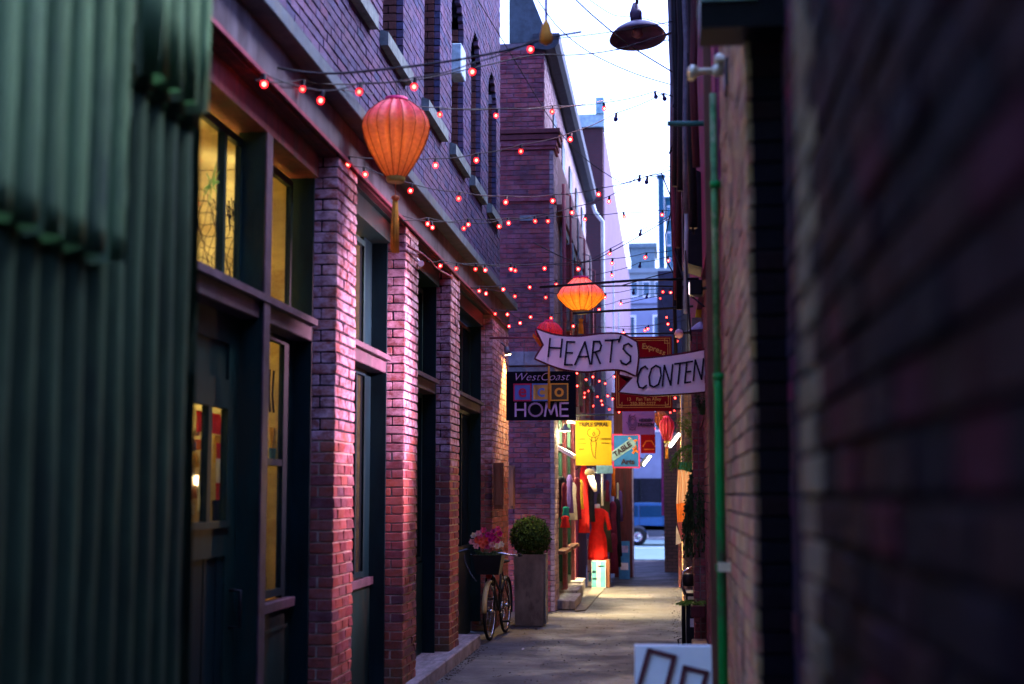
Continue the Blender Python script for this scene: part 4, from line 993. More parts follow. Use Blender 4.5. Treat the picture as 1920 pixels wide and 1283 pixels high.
lo = pointlight('added_pillar_spot', p + Vector((-.05, 0, -.10)), (1, .55, .72), 60, .10, pl, 'SPOT', None, R(46), .9)  # spot added to light the left pillars pink; the lamp's bulb is unlit
lo.rotation_euler = (p - Vector((-2.15, 10.9, 2.75))).to_track_quat('Z', 'Y').to_euler()
MB().tube([p + Vector((0, 0, .26)), p + Vector((.0, 0, .42)), p + Vector((.05, 0, .5)), (.30, 12.0, p.z + .5)], .014).build('arm', SHD, pl)
MB().tube([p + Vector((.24, 0, -.03)), p + Vector((.34, 0, .02))], .012).build('stay', SHD, pl)
# globe lamp and shade by yellow box
p = at(1273, 626, Y=15); gl = thing('globe_lamp', p, 'small pinkish globe lamp on the right wall below the yellow box', 'lamp')
MB().lathe(p + Vector((0, 0, -.05)), [(.005, 0), (.035, .012), (.05, .05), (.035, .088), (.005, .1)], 18).build('globe', plain('globe_glass', (.75, .45, .50), .3, var=.05), gl)
MB().tube([p + Vector((.04, 0, .01)), (.34, 15, p.z + .02)], .016).build('arm', BLK, gl)
p = at(1315, 618, Y=13); wl_ = thing('wall_lamp', p, 'lilac wall lamp shade under the yellow box', 'lamp')
MB().lathe(p, [(.02, .07), (.05, .05), (.11, .0), (.115, -.01)], 20, cap=False).build('shade', plain('lilac_enamel', (.35, .3, .5), .4), wl_)
a, c = at(1303, 600, Y=13.4), at(1326, 570, Y=13.4)
tag(MB().prism([(a.x, 13.4, a.z), (c.x, 13.4, a.z + .02), (c.x, 13.4, c.z + .02), (a.x + .02, 13.4, c.z)], (0, .3, 0)).build('yellow_box', plain('mustard_paint', (.55, .38, .02), .5)), 'mustard yellow box fixed on the right wall over the lamp', 'box')
fw = thing('added_floodlight', (.24, 11.3, 3.30), 'small black floodlight added among the conduits to light the left pillars', 'lamp')  # made-up fixture, added so pink light reaches the pillars
MB().box(.20, .30, 11.22, 11.38, 3.24, 3.36, bev=.008).build('housing', BLK, fw)
B('lens', emit('added_flood_lens', (1, .75, .80), .6), fw, .194, .199, 11.24, 11.36, 3.26, 3.34)
MB().tube([(.30, 11.3, 3.3), (.345, 11.3, 3.3)], .012).build('bracket', STEEL, fw)
fo = pointlight('flood_light', (.185, 11.3, 3.30), (1, .48, .74), 640, .05, fw, 'SPOT', None, R(72), .8)
fo.rotation_euler = (Vector((.185, 11.3, 3.30)) - Vector((-2.15, 10.7, 2.55))).to_track_quat('Z', 'Y').to_euler()
# thin white pole
wire('white_pole', [at(1278, 690, Y=17.6), at(1278, 868, Y=17.6)], .006, WHITE, 'thin white hanging pole in front of the orange bricks', 'pole')
for k, (q, r_, Y, s_) in enumerate(((1265, 826, 24, 1), (1213, 864, 26, .8))):
    p = at(q, r_, Y=Y); e = thing('tube_spotlight', p, ('slanted lit spotlight left of the orange bricks', 'slanted lit spotlight below the small red sign')[k], 'lamp', 'slanted spotlights')
    dv = Vector((.09, 0, .12)) * s_
    MB().tube([p - dv + Vector((-.05, .05, 0)), p + dv + Vector((-.05, .05, 0))], .045 * s_, 14).build('housing', STEEL, e)
    MB().tube([p - dv * .9, p + dv * .9], .022 * s_, 10).build('tube', emit('tube_light%d' % k, (1, .95, .75), 6), e)
    MB().tube([p + Vector((0, .05, 0)), Vector((.25 if k == 0 else -.6, Y + .1, p.z + .1))], .012).build('bracket', BLK, e)
pointlight('spot_glow', at(1262, 835, Y=22.0), (1, .66, .25), 7, .05)

# scarf banner on the right
bn = thing('hanging_banner', at(1284, 870, Y=15.5), 'patterned orange and cream silk banner with dark green header on the right wall', 'banner')
def bstrip(px0, py0, px1, py1, px2, py2, px3, py3, mat, nm, Y=15.5):
    """quad region in the picture given as top-left, top-right, bottom-right, bottom-left, folded cloth."""
    mb = MB(); n, mrow = 18, 10; g = []
    for j in range(mrow + 1):
        v = j / mrow; row = []
        for i in range(n + 1):
            u = i / n
            A = at(px0, py0, Y=Y).lerp(at(px1, py1, Y=Y), u); D_ = at(px3, py3, Y=Y).lerp(at(px2, py2, Y=Y), u)
            q = A.lerp(D_, v); q.y += .02 * math.sin(u * 22 + v); row.append(mb.bm.verts.new(q))
        g.append(row)
    for r0, r1 in zip(g, g[1:]):
        for i in range(n):
            f = mb.bm.faces.new((r0[i], r0[i + 1], r1[i + 1], r1[i])); f.smooth = True
    return mb.build(nm, mat, bn, fixn=False)
m, t, b = newmat('silk_print'); SILK = m
wv = N(t, 'TexWave'); wv.inputs['Scale'].default_value = 5; wv.inputs['Distortion'].default_value = 6; wv.inputs['Detail'].default_value = 2; wv.inputs['Detail Scale'].default_value = 1.4
t.links.new(worldpos(t, (1.5, 1, .35)), wv.inputs[0])
t.links.new(ramp(t, wv.outputs[1], [(.0, (.75, .62, .42)), (.35, (.8, .66, .45)), (.5, (.08, .03, .03)), (.58, (.75, .22, .04)), (.85, (.7, .5, .3))]).outputs[0], b.inputs[0])
tr = N(t, 'BsdfTranslucent'); tr.inputs[0].default_value = (.8, .5, .25, 1); mx_ = N(t, 'MixShader'); mx_.inputs[0].default_value = .3
t.links.new(b.outputs[0], mx_.inputs[1]); t.links.new(tr.outputs[0], mx_.inputs[2]); t.links.new(mx_.outputs[0], t.nodes['Material Output'].inputs[0])
bstrip(1272, 866, 1299, 868, 1299, 884, 1271, 880, fabric('green_header', (.01, .08, .06), .1), 'header')
bstrip(1271, 881, 1299, 884, 1299, 940, 1268, 945, SILK, 'silk_panel')
bstrip(1268, 945, 1299, 940, 1299, 975, 1270, 980, fabric('orange_silk', (.80, .25, .05), .35), 'silk_panel')
bstrip(1270, 980, 1299, 975, 1299, 1004, 1279, 1014, fabric('plum_silk', (.35, .10, .12), .35), 'silk_panel')
bstrip(1268, 985, 1274, 1003, 1278, 1018, 1267, 1022, WH, 'silk_corner')
pointlight('banner_lamp', at(1262, 900, Y=14.6), (1, .62, .28), 9.0, .05)

# plants on the right wall
def fronds(c, n, ln, mat, spread=(.12, .12), droop=.5, up=.6, lw=.010, seed=1, name='foliage', parent=None, leaf=9):
    rnd = random.Random(seed); mb = MB(); c = Vector(c)
    for k in range(n):
        a = rnd.uniform(0, 6.283); L = ln * rnd.uniform(.55, 1.1)
        d = Vector((math.cos(a) * spread[0], math.sin(a) * spread[1], 0)); pts = []
        for j in range(leaf):
            v = j / (leaf - 1); pts.append(c + d * v * 1.0 + Vector((0, 0, L * (up * v - droop * v * v * 1.6))))
        for p_, q_ in zip(pts, pts[1:]):
            t_ = (q_ - p_)
            for s_ in (-1, 1):
                w2 = Vector((rnd.uniform(-1, 1), rnd.uniform(-1, 1), rnd.uniform(-.5, .3))).normalized() * lw * 2.6
                mb.quad(p_, p_ + t_ * .5 + w2 * .5 + t_.cross(w2).normalized() * lw * .3, p_ + t_ * .6 + w2, p_ + t_ * .7 + w2 * .45)
        mb.tube(pts[::3] + [pts[-1]], .0016, 3, False)
    return mb.build(name, mat, parent, fixn=False)
p = at(1309, 850, Y=13.5)
pt = thing('hanging_plant', p, 'leafy green fern in an orange pot on the right wall', 'plant')
MB().lathe(p - Vector((0, 0, .08)), [(.035, 0), (.05, .09), (.055, .09), (.055, .115), (.045, .115)], 18).build('pot', TERR, pt)
fronds(p + Vector((0, 0, .03)), 46, .50, FERN, (.20, .18), .15, .9, .016, 3, parent=pt)
fronds(p + Vector((-.05, 0, .05)), 46, .36, FERN, (.22, .15), .7, .5, .016, 8, parent=pt)
p = at(1311, 900, Y=13.3)
pt = thing('trailing_plant', p, 'dark trailing ivy hanging below the orange pot', 'plant')
fronds(p + Vector((.0, 0, .12)), 170, .80, FERND, (.14, .16), .8, .25, .016, 5, parent=pt)
p = at(1308, 1135, Y=13.0)
pt = thing('potted_plant', (p.x, 13, p.z), 'low green grass plant in a box at the foot of the right wall', 'plant')
MB().box(p.x - .06, .33, 12.9, 13.15, p.z - .1, p.z + .0, bev=.005).build('trough', WOODR, pt)
fronds(p, 60, .14, FERN, (.20, .16), .6, 1.0, .009, 6, parent=pt)
p = at(1318, 800, Y=12.5); pt = thing('climbing_plant', p, 'thin climbing vine on the bricks above the orange pot', 'plant')
fronds(p + Vector((0, 0, .1)), 30, .5, FERND, (.07, .1), .2, .7, .014, 9, parent=pt)
MB().tube([at(1302, 846, Y=13.45), at(1310, 812, Y=13.3), at(1322, 780, Y=12.8), at(1328, 750, Y=12.4)], .007, 5).build('stem', WOOD, pt)
# meters and clutter low on the right wall
mt_ = thing('gas_meter', (.22, 14.2, 0), 'black meter cabinet with pipes standing low against the right wall', 'meter')
B('cabinet', BLK, mt_, .175, .335, 14.0, 14.5, 0, .72)
MB().lathe((.20, 14.05, .78), [(.01, 0), (.055, .01), (.06, .06), (.055, .12), (.01, .13)], 18).build('dial_housing', BLK, mt_)
MB().tube([(.17, 14.1, .7), (.14, 14.1, .78), (.15, 14.1, .92), (.24, 14.1, .96)], .016).build('pipe', CHR, mt_)
MB().tube([(.15, 14.2, .05), (.15, 14.2, .6), (.2, 14.2, .66)], .02).build('pipe', BLK, mt_)
B('label_plate', BRASS, mt_, .19, .30, 13.994, 13.999, .66, .69)
B('label_plate', WHITE, mt_, .21, .25, 13.994, 13.999, .40, .48)
tag(B('low_box', WOODR, None, .20, .335, 12.2, 12.7, 0, .42, bev=.01), 'maroon wooden box at the foot of the right wall', 'box')
# grate
gr = thing('drain_grate', (-.02, 15.9, .004), 'iron drain grate set in the asphalt at the foot of the right wall', 'grate')
MB().box(-.10, .17, 15.6, 16.1, -.01, .006).build('frame', STEEL, gr)
for k in range(9): B('bar', BLK, gr, -.085 + k * .028, -.068 + k * .028, 15.63, 16.07, .004, .014)
mb = MB().tube([(.12, 15.2, 0), (.10, 15.2, .16), (.16, 15.2, .18)], .008); tag(mb.build('wire_hoop', BLK), 'small bent iron hoop standing by the drain grate', 'hoop')

# ================================================================== SANDWICH BOARD (OPEN)
Yb = 6.3
A = at(1190, 1211, Y=Yb); Bp = at(1334, 1213, Y=Yb); 
ab = thing('sandwich_board', ((A.x + Bp.x) / 2, Yb, 0), 'white sandwich board with brown hand painted OP letters at the bottom', 'sign')
wdt = Bp.x - A.x
CYW = plain('board_pale_cyan', (.80, .93, .90), .5, var=.05, nscale=10)
MB().prism([(A.x, Yb + .003, A.z), (A.x + wdt, Yb + .003, A.z), (A.x + wdt, Yb - .20, .02), (A.x, Yb - .20, .02)], (0, .018, .002)).build('front_panel', CYW, ab)
MB().prism([(A.x, Yb + .03, A.z), (A.x + wdt, Yb + .03, A.z), (A.x + wdt, Yb + .25, .02), (A.x, Yb + .25, .02)], (0, .018, .002)).build('back_panel', CYW, ab)
ux = Vector((1, 0, 0)); uz = Vector((0, .205, A.z)).normalized()
def bpix(px, py):
    q = at(px, py, Y=Yb - .03); return (q.x - A.x, q.z - A.z)
BRN = plain('brown_letter_paint', (.11, .035, .04), .6, var=.15)
strokes([[bpix(1217, 1222), bpix(1264, 1234), bpix(1240, 1330), bpix(1190, 1318), bpix(1217, 1222)], [bpix(1266, 1340), bpix(1284, 1254), bpix(1325, 1264), bpix(1312, 1315), bpix(1270, 1305)]], .022, BRN, ab, Vector((A.x, Yb + .001, A.z)), ux, uz, th=.006)

# ================================================================== HANGING SIGNS
# ribbon sign HEART'S CONTENT
Yh = 12.4
hs = thing('ribbon_sign', at(1190, 690, Y=Yh), "white ribbon shaped sign reading HEART'S CONTENT across the alley", 'sign')
def rib(outer, yoff, th, mat, nm, grow=0):
    P = [at(a, c, Y=Yh + yoff) for a, c in outer]
    if grow:
        c0 = sum(P, Vector()) / len(P); Q = []
        for i, q in enumerate(P):
            pr, nx_ = P[i - 1], P[(i + 1) % len(P)]; tt = (nx_ - pr).normalized(); nn = Vector((tt.z, 0, -tt.x)); Q.append(q + nn * grow)
        P = Q
    return MB().prism(P, (0, th, 0)).build(nm, mat, hs)
left = [(1006, 618), (1040, 629), (1085, 632), (1130, 627), (1165, 628), (1193, 642), (1196, 668), (1192, 704), (1165, 693), (1130, 693), (1095, 696), (1050, 690), (1004, 672), (1020, 647)]
right = [(1184, 674), (1222, 672), (1270, 666), (1310, 659), (1352, 650), (1352, 730), (1310, 735), (1270, 738), (1220, 740), (1190, 737), (1160, 735), (1192, 704), (1163, 697)]
def cw_(P):
    s_ = sum((P[i][0] - P[i - 1][0]) * (P[i][1] + P[i - 1][1]) for i in range(len(P))); return P if s_ > 0 else P[::-1]
right = [(1196, 672), (1222, 672), (1270, 666), (1310, 659), (1352, 650), (1352, 730), (1310, 735), (1270, 738), (1220, 740), (1190, 737), (1162, 735), (1190, 706), (1160, 700), (1165, 694)]
right = [(1197, 673), (1222, 672), (1270, 666), (1310, 659), (1352, 650), (1352, 730), (1310, 735), (1270, 738), (1220, 740), (1190, 738), (1162, 735), (1187, 708), (1162, 702), (1163, 695), (1190, 704)]
sgn = sum((left[i][0] - left[i - 1][0]) * (left[i][1] + left[i - 1][1]) for i in range(len(left)))
g_ = .016
def smooth(P, corners):
    out = []; n = len(P)
    for i in range(n):
        a, c = P[i], P[(i + 1) % n]; p_ = P[i - 1] if i not in corners else a; q_ = P[(i + 2) % n] if (i + 1) % n not in corners else c
        for k in range(5):
            t_ = k / 5; out.append(tuple(.5 * (2 * a[z] + (c[z] - p_[z]) * t_ + (2 * p_[z] - 5 * a[z] + 4 * c[z] - q_[z]) * t_ ** 2 + (-p_[z] + 3 * a[z] - 3 * c[z] + q_[z]) * t_ ** 3) for z in (0, 1)))
    return out
left = smooth(left, {0, 5, 7, 12, 13}); right = smooth(right, {0, 4, 5, 10, 11, 12, 13, 14})
for yo, P, nm in ((.0, left, 'ribbon_left'), (.03, right, 'ribbon_right')):
    rib(P, yo, .012, PINKW, nm)
    gg = rib(P, yo + .014, .016, DKRED, nm + '_edge', grow=-g_)
MB().prism([at(a, c, Y=Yh + .05) for a, c in ((1000, 625), (1020, 648), (1016, 655), (998, 630))], (0, .02, 0)).build('ribbon_fold', ORG, hs)
G = {'H': [[(0, 0), (0, 1)], [(.62, 0), (.62, 1)], [(0, .5), (.62, .5)]], 'E': [[(.5, 1), (0, 1), (0, 0), (.5, 0)], [(0, .52), (.42, .52)]],
     'A': [[(0, 0), (.34, 1), (.66, 0)], [(.1, .34), (.56, .34)]], 'R': [[(0, 0), (0, 1), (.35, .98), (.48, .8), (.42, .58), (.0, .5)], [(.18, .5), (.52, 0)]],
     'T': [[(-.05, 1), (.62, 1)], [(.28, 1), (.28, 0)]], "'": [[(.3, 1.15), (0, .85)]], 'S': [[(.5, .88), (.3, 1), (.08, .9), (.05, .72), (.25, .55), (.48, .42), (.5, .18), (.3, 0), (.05, .06), (-.02, .16)]],
     'C': [[(.55, .88), (.38, 1), (.14, .9), (0, .62), (.0, .32), (.14, .06), (.38, 0), (.58, .12)]], 'O': [[(.33, 1), (.1, .88), (0, .5), (.1, .1), (.33, 0), (.58, .1), (.68, .5), (.58, .88), (.33, 1)]],
     'N': [[(0, 0), (0, 1), (.55, 0), (.55, 1)]]}
INK = plain('navy_letter_paint', (.02, .015, .03), .6)
def letters(seq, yo):
    ls = []
    for ch, px, py, h, wpx, ang in seq:   # lower-left pixel, height, width, slope angle
        ca, sa = math.cos(R(ang)), math.sin(R(ang))
        for ln in G[ch]:
            pl_ = []
            for u, v in ln:
                X_, Z_ = u * wpx / .6, v * h; X_ += v * h * .10
                a_, c_ = px + X_ * ca + Z_ * sa * -0.0, py - Z_ - X_ * sa
                q = at(a_, c_, Y=Yh + yo); pl_.append((q.x, q.z))
            ls.append(pl_)
    strokes(ls, .015, INK, hs, Vector((0, Yh + yo, 0)), Vector((1, 0, 0)), Vector((0, 0, 1)), th=.006)
letters([('H', 1028, 669, 34, 22, -3), ('E', 1059, 684, 43, 17, -2), ('A', 1078, 684, 42, 26, 2), ('R', 1109, 683, 42, 19, 4), ('T', 1133, 680, 41, 24, 4), ("'", 1157, 672, 36, 6, 0), ('S', 1164, 683, 40, 21, -6)], -.007)
letters([('C', 1194, 729, 41, 18, 3), ('O', 1215, 727, 40, 20, 5), ('N', 1242, 724, 38, 17, 6), ('T', 1263, 721, 38, 18, 7), ('E', 1284, 718, 38, 13, 8), ('N', 1300, 714, 38, 17, 9), ('T', 1325, 710, 37, 14, 9)], .023)
MB().tube([(.33, Yh + .06, 3.55), (-.2, Yh + .06, 3.55), (-1.1, Yh + .06, 3.50)], .012).build('support_bar', BLK, hs)
for q in (1110, 1290):
    a = at(q, 632 if q < 1200 else 664, Y=Yh + .04); MB().tube([a, Vector((a.x, Yh + .06, 3.53))], .003, 5).build('hanging_wire', CABLE, hs)

def board(name, tl, br, Y, mat, label, th=.03, frame=None, fw=.012, tilt=0):
    a, c = at(*tl, Y=Y), at(*br, Y=Y); e = thing(name, ((a.x + c.x) / 2, Y, (a.z + c.z) / 2), label, 'sign')
    bo = MB().box(a.x, c.x, Y, Y + th, c.z, a.z, bev=.003).build('board', mat, e)
    if frame:
        MB().box(a.x, c.x, Y - .006, Y - .0005, a.z - fw, a.z).box(a.x, c.x, Y - .006, Y - .0005, c.z, c.z + fw).box(a.x, a.x + fw, Y - .006, Y - .0005, c.z + fw, a.z - fw).box(c.x - fw, c.x, Y - .006, Y - .0005, c.z + fw, a.z - fw).build('border', frame, e)
    return e, a, c
NAVY = plain('sign_navy', (.004, .004, .012), .8, var=.3, nscale=4, spec=.1); LILT = plain('lilac_lettering', (.58, .42, .80), .5, var=.05, bumpv=0)
e, a, c = board('eco_shop_sign', (949, 697), (1080, 788), 17.3, NAVY, 'dark sign reading westcoast eco HOME hanging on chains')
S = (c.x - a.x) / 131.0; cxx = lambda px: a.x + (px - 949) * S; czz = lambda py: a.z - (py - 697) * S
text('WestCoast', 21 * S, LILT, e, (cxx(1014), 17.29, czz(708)), shear=.35, sx=1.08, bold=-.0025)
HG = {'H': [[(0, 0), (0, 1)], [(.75, 0), (.75, 1)], [(0, .5), (.75, .5)]], 'O': [[(.52 + .52 * math.cos(R(q)), .5 + .5 * math.sin(R(q))) for q in range(0, 361, 20)]], 'M': [[(0, 0), (.14, 1), (.48, .15), (.82, 1), (.96, 0)]], 'E': [[(.6, 1), (0, 1), (0, 0), (.6, 0)], [(0, .52), (.55, .52)]]}
strokes([[(cxx(x0 + 24 * u), czz(781 - 24 * v)) for u, v in ln] for ch, x0 in (('H', 967), ('O', 992), ('M', 1022), ('E', 1051)) for ln in HG[ch]], 3.4 * S, LILT, e, Vector((0, 17.296, 0)), Vector((1, 0, 0)), Vector((0, 0, 1)), th=.005)
for ch, x0, bgc, fc, lc in (('e', 963, (.10, .16, .55), (.42, .02, .10), (.42, .02, .10)), ('c', 998, (.62, .36, .10), (.12, .22, .62), (.12, .22, .62)), ('o', 1032, (.07, .06, .05), (.75, .38, .06), (.75, .38, .06))):
    x1 = x0 + 34
    B('letter_tile', plain('tile_' + ch, bgc, .6, var=.08), e, cxx(x0), cxx(x1), 17.285, 17.299, czz(753), czz(720))
    fm = plain('tileframe_' + ch, fc, .6, var=.08)
    MB().box(cxx(x0), cxx(x1), 17.279, 17.284, czz(722.5), czz(720)).box(cxx(x0), cxx(x1), 17.279, 17.284, czz(753), czz(750.5)).box(cxx(x0), cxx(x0 + 2.5), 17.279, 17.284, czz(750.5), czz(722.5)).box(cxx(x1 - 2.5), cxx(x1), 17.279, 17.284, czz(750.5), czz(722.5)).build('tile_border', fm, e)
    text(ch, 34 * S, fm, e, (cxx((x0 + x1) / 2), 17.276, czz(734.5)), bold=.004)
def chain(p, q, parent, n=None):
    p, q = Vector(p), Vector(q); L = (q - p).length; n = n or max(3, int(L / .03)); mb = MB()
    for k in range(n):
        c0 = p.lerp(q, (k + .5) / n); d = (q - p).normalized(); s_ = (Vector((1, 0, 0)) if k % 2 else Vector((0, 1, 0))) * .008; h = L / n * .6
        mb.tube([c0 + d * h, c0 + s_ + d * h * .5, c0 + s_ - d * h * .5, c0 - d * h, c0 - s_ - d * h * .5, c0 - s_ + d * h * .5, c0 + d * h], .0028, 4, False)
    return mb.build('chain', STEEL, parent)
chain((cxx(983), 17.31, a.z), (cxx(983), 17.31, czz(633)), e); chain((cxx(1060), 17.31, a.z), (cxx(1060), 17.31, czz(637)), e)
MB().tube([(XF, 17.31, czz(633)), (cxx(1080), 17.31, czz(633))], .012).build('support_bar', REDPIPE, e)

YELB = plain('sign_yellow', (.50, .35, .010), .7, var=.05, nscale=8); INKB = plain('sign_brown_ink', (.07, .035, .005), .6, var=.1, bumpv=0)
e, a, c = board('yellow_shop_sign', (1079, 789), (1147, 873), 22, YELB, 'bright yellow sign reading TRIPLE SPIRAL with a dancing figure', frame=plain('sign_yellow_dark', (.5, .3, .01), .5))
S = (c.x - a.x) / 68.0; cxx = lambda px: a.x + (px - 1079) * S; czz = lambda py: a.z - (py - 789) * S
text('TRIPLE SPIRAL', 10.5 * S, INKB, e, (cxx(1113), 21.99, czz(797)), sx=.86, bold=.003)
for tx, q, r_, z in (('CANDLES', 1136, 824, 3.6), ('BOOKS', 1090, 824, 3.6), ('CRYSTALS', 1091, 832, 3), ('INCENSE', 1135, 832, 3), ('HERBS', 1090, 843, 3)):
    text(tx, z * S * 1.25, INKB, e, (cxx(q), 21.99, czz(r_)))
def spl(pts): return [(cxx(p[0]), czz(p[1])) for p in pts]
arc = [(1113 + 12 * math.cos(R(q)), 812 + 9 * math.sin(R(q))) for q in range(-60, 241, 20)]
strokes([spl(arc), spl([(1105, 823), (1112, 829), (1119, 826), (1122, 821)]), spl([(1111, 814), (1114, 811), (1116, 815), (1113, 818), (1111, 814)]), spl([(1110, 820), (1108, 832), (1109, 843), (1112, 855), (1116, 860), (1118, 861)]), spl([(1116, 820), (1118, 832), (1117, 846), (1116, 858)])], .009, INKB, e, Vector((0, 21.995, 0)), Vector((1, 0, 0)), Vector((0, 0, 1)), name='dancing_figure', th=.004)
MB().tube([(X2, 22.02, czz(778)), (cxx(1152), 22.02, czz(778))], .014).build('support_bar', BLK, e)
for q in (1086, 1140): MB().tube([(cxx(q), 22.02, czz(778)), (cxx(q), 22.02, czz(790))], .008).build('hook', BLK, e)

REDS = plain('sign_deep_red', (.26, .003, .010), .85, var=.12, nscale=6, spec=.1); GLD = plain('sign_gold', (.72, .36, .08), .4, var=.1, bumpv=0)
e, a, c = board('red_shop_sign', (1152, 632), (1261, 771), 18.6, REDS, 'deep red sign with gold border reading Express, 13 Fan Tan Alley')
S = (c.x - a.x) / 109.0; cxx = lambda px: a.x + (px - 1152) * S; czz = lambda py: a.z - (py - 632) * S
for ins in (3, 7):
    x0, x1, z0, z1 = cxx(1152 + ins), cxx(1261 - ins), czz(771 - ins), czz(632 + ins); f_ = 1.1 * S
    MB().box(x0, x1, 18.592, 18.599, z1 - f_, z1).box(x0, x1, 18.592, 18.599, z0, z0 + f_).box(x0, x0 + f_, 18.592, 18.599, z0 + f_, z1 - f_).box(x1 - f_, x1, 18.592, 18.599, z0 + f_, z1 - f_).build('border_line', GLD, e)
for sx_, sy_ in ((0, 0), (1, 0), (0, 1), (1, 1)):
    x = (1156 if not sx_ else 1247); y = (636 if not sy_ else 757)
    MB().box(cxx(x), cxx(x + 10), 18.588, 18.5915, czz(y + 10), czz(y + 8.8)).box(cxx(x + (8.8 if not sx_ else 0)), cxx(x + (10 if not sx_ else 1.2)), 18.588, 18.5915, czz(y + 8.8), czz(y)).box(cxx(x + 3), cxx(x + 7), 18.588, 18.5915, czz(y + 5.6), czz(y + 4.4)).build('corner_motif', GLD, e)
for k, (ch, q, r_, ro) in enumerate((('E', 1208, 651, 4), ('x', 1215, 652, 8), ('p', 1222, 654, 12), ('r', 1228, 656, 15), ('e', 1234, 658, 18), ('s', 1240, 661, 22), ('s', 1246, 664, 25))):
    text(ch, 15 * S, GLD, e, (cxx(q), 18.59, czz(r_)), roll=R(ro), bold=.0015)
text('13    Fan Tan Alley', 8.6 * S, GLD, e, (cxx(1207), 18.59, czz(752)), bold=.001)
text('250-384-2227', 8.6 * S, GLD, e, (cxx(1205), 18.59, czz(760.5)), bold=.001)
MB().tube([(cxx(1150), 18.62, czz(626)), (.34, 18.62, czz(626))], .012).build('support_bar', BLK, e)

e, a, c = board('dragon_shop_sign', (1167, 770), (1228, 815), 20.5, plain('sign_mauve', (.46, .20, .42), .5, var=.08), 'mauve sign reading HIDDEN DRAGON under the deep red sign')
S = (c.x - a.x) / 61.0; cxx = lambda px: a.x + (px - 1167) * S; czz = lambda py: a.z - (py - 770) * S
text('HIDDEN', 8.2 * S, INK, e, (cxx(1211), 20.49, czz(789)), bold=.0025, sx=.85); text('DRAGON', 8.2 * S, INK, e, (cxx(1211), 20.49, czz(797.5)), bold=.0025, sx=.85)
random.seed(4)
sp = [(1186 + (3 + q * .055) * math.cos(R(q * 9)), 793 + (3 + q * .09) * math.sin(R(q * 9)) * 1.3) for q in range(0, 110, 3)]
strokes([[(cxx(u), czz(v)) for u, v in sp]] + [[(cxx(1186 + 9 * math.cos(k)), czz(793 + 13 * math.sin(k))), (cxx(1186 + 12 * math.cos(k + .2)), czz(793 + 17 * math.sin(k + .2)))] for k in range(6)], .006, INK, e, Vector((0, 20.495, 0)), Vector((1, 0, 0)), Vector((0, 0, 1)), name='scroll_emblem', th=.004)
MB().tube([(cxx(1167), 20.52, a.z + .02), (.34, 20.52, a.z + .02)], .010).build('support_bar', BLK, e)

e, a, c = board('blue_arts_sign', (1148, 814), (1200, 878), 23.5, plain('sign_sky_blue', (.015, .11, .36), .5, var=.12), 'blue sign with red border reading Arts', frame=plain('sign_red_border', (.55, .03, .12), .5), fw=.022)
S = (c.x - a.x) / 52.0; cxx = lambda px: a.x + (px - 1148) * S; czz = lambda py: a.z - (py - 814) * S
text('Arts', 14 * S, INK, e, (cxx(1177), 23.485, czz(867)), bold=.004)
strokes([[(cxx(u), czz(v)) for u, v in ln] for ln in ([(1180, 822), (1190, 830), (1193, 842), (1187, 850)], [(1185, 828), (1194, 826)], [(1188, 842), (1196, 848)])], .03, ORG, e, Vector((0, 23.49, 0)), Vector((1, 0, 0)), Vector((0, 0, 1)), name='painted_creature', th=.004)
p = at(1167, 843, Y=22.9); e = thing('plank_sign', p, 'slanted grey blue plank sign reading TABLE', 'sign')
mb = MB().box(-.23, .23, 0, .03, -.07, .07, bev=.004).xf(Matrix.Translation(p) @ Matrix.Rotation(R(-35), 4, 'Y')); mb.build('board', plain('plank_blue', (.12, .22, .30), .6), e)
text('TABLE', .115, INK, e, p + Vector((.0, -.006, 0)), roll=R(-35), bold=.004)
e, a, c = board('small_red_sign', (1201, 815), (1229, 850), 26, REDS, 'small red sign with an orange fan shape right of the blue sign')
strokes([[(a.x + .04, c.z + .12), (a.x + .10, c.z + .22), (a.x + .2, c.z + .22), (a.x + .26, c.z + .12)], [(a.x + .06, c.z + .07), (a.x + .24, c.z + .07)]], .018, ORG, e, Vector((0, 25.99, 0)), Vector((1, 0, 0)), Vector((0, 0, 1)), name='painted_mark')
e, a, c = board('low_blue_sign', (1118, 873), (1149, 888), 24.5, plain('pale_blue_sign', (.2, .45, .62), .5, var=.3, nscale=25), 'low pale blue and white sign under the yellow sign')
MB().tube([(a.x + .1, 24.52, c.z), (a.x + .1, 24.52, c.z - .55)], .02).build('pole', WHITE, e)
tag(MB().lathe(at(1106, 886, Y=24.2), [(.01, -.06), (.08, -.04), (.09, 0), (.06, .05), (.01, .06)], 16).build('paper_ball', plain('cream_paper', (.75, .6, .35), .7)), 'round cream paper ball lamp under the yellow sign', 'lamp')

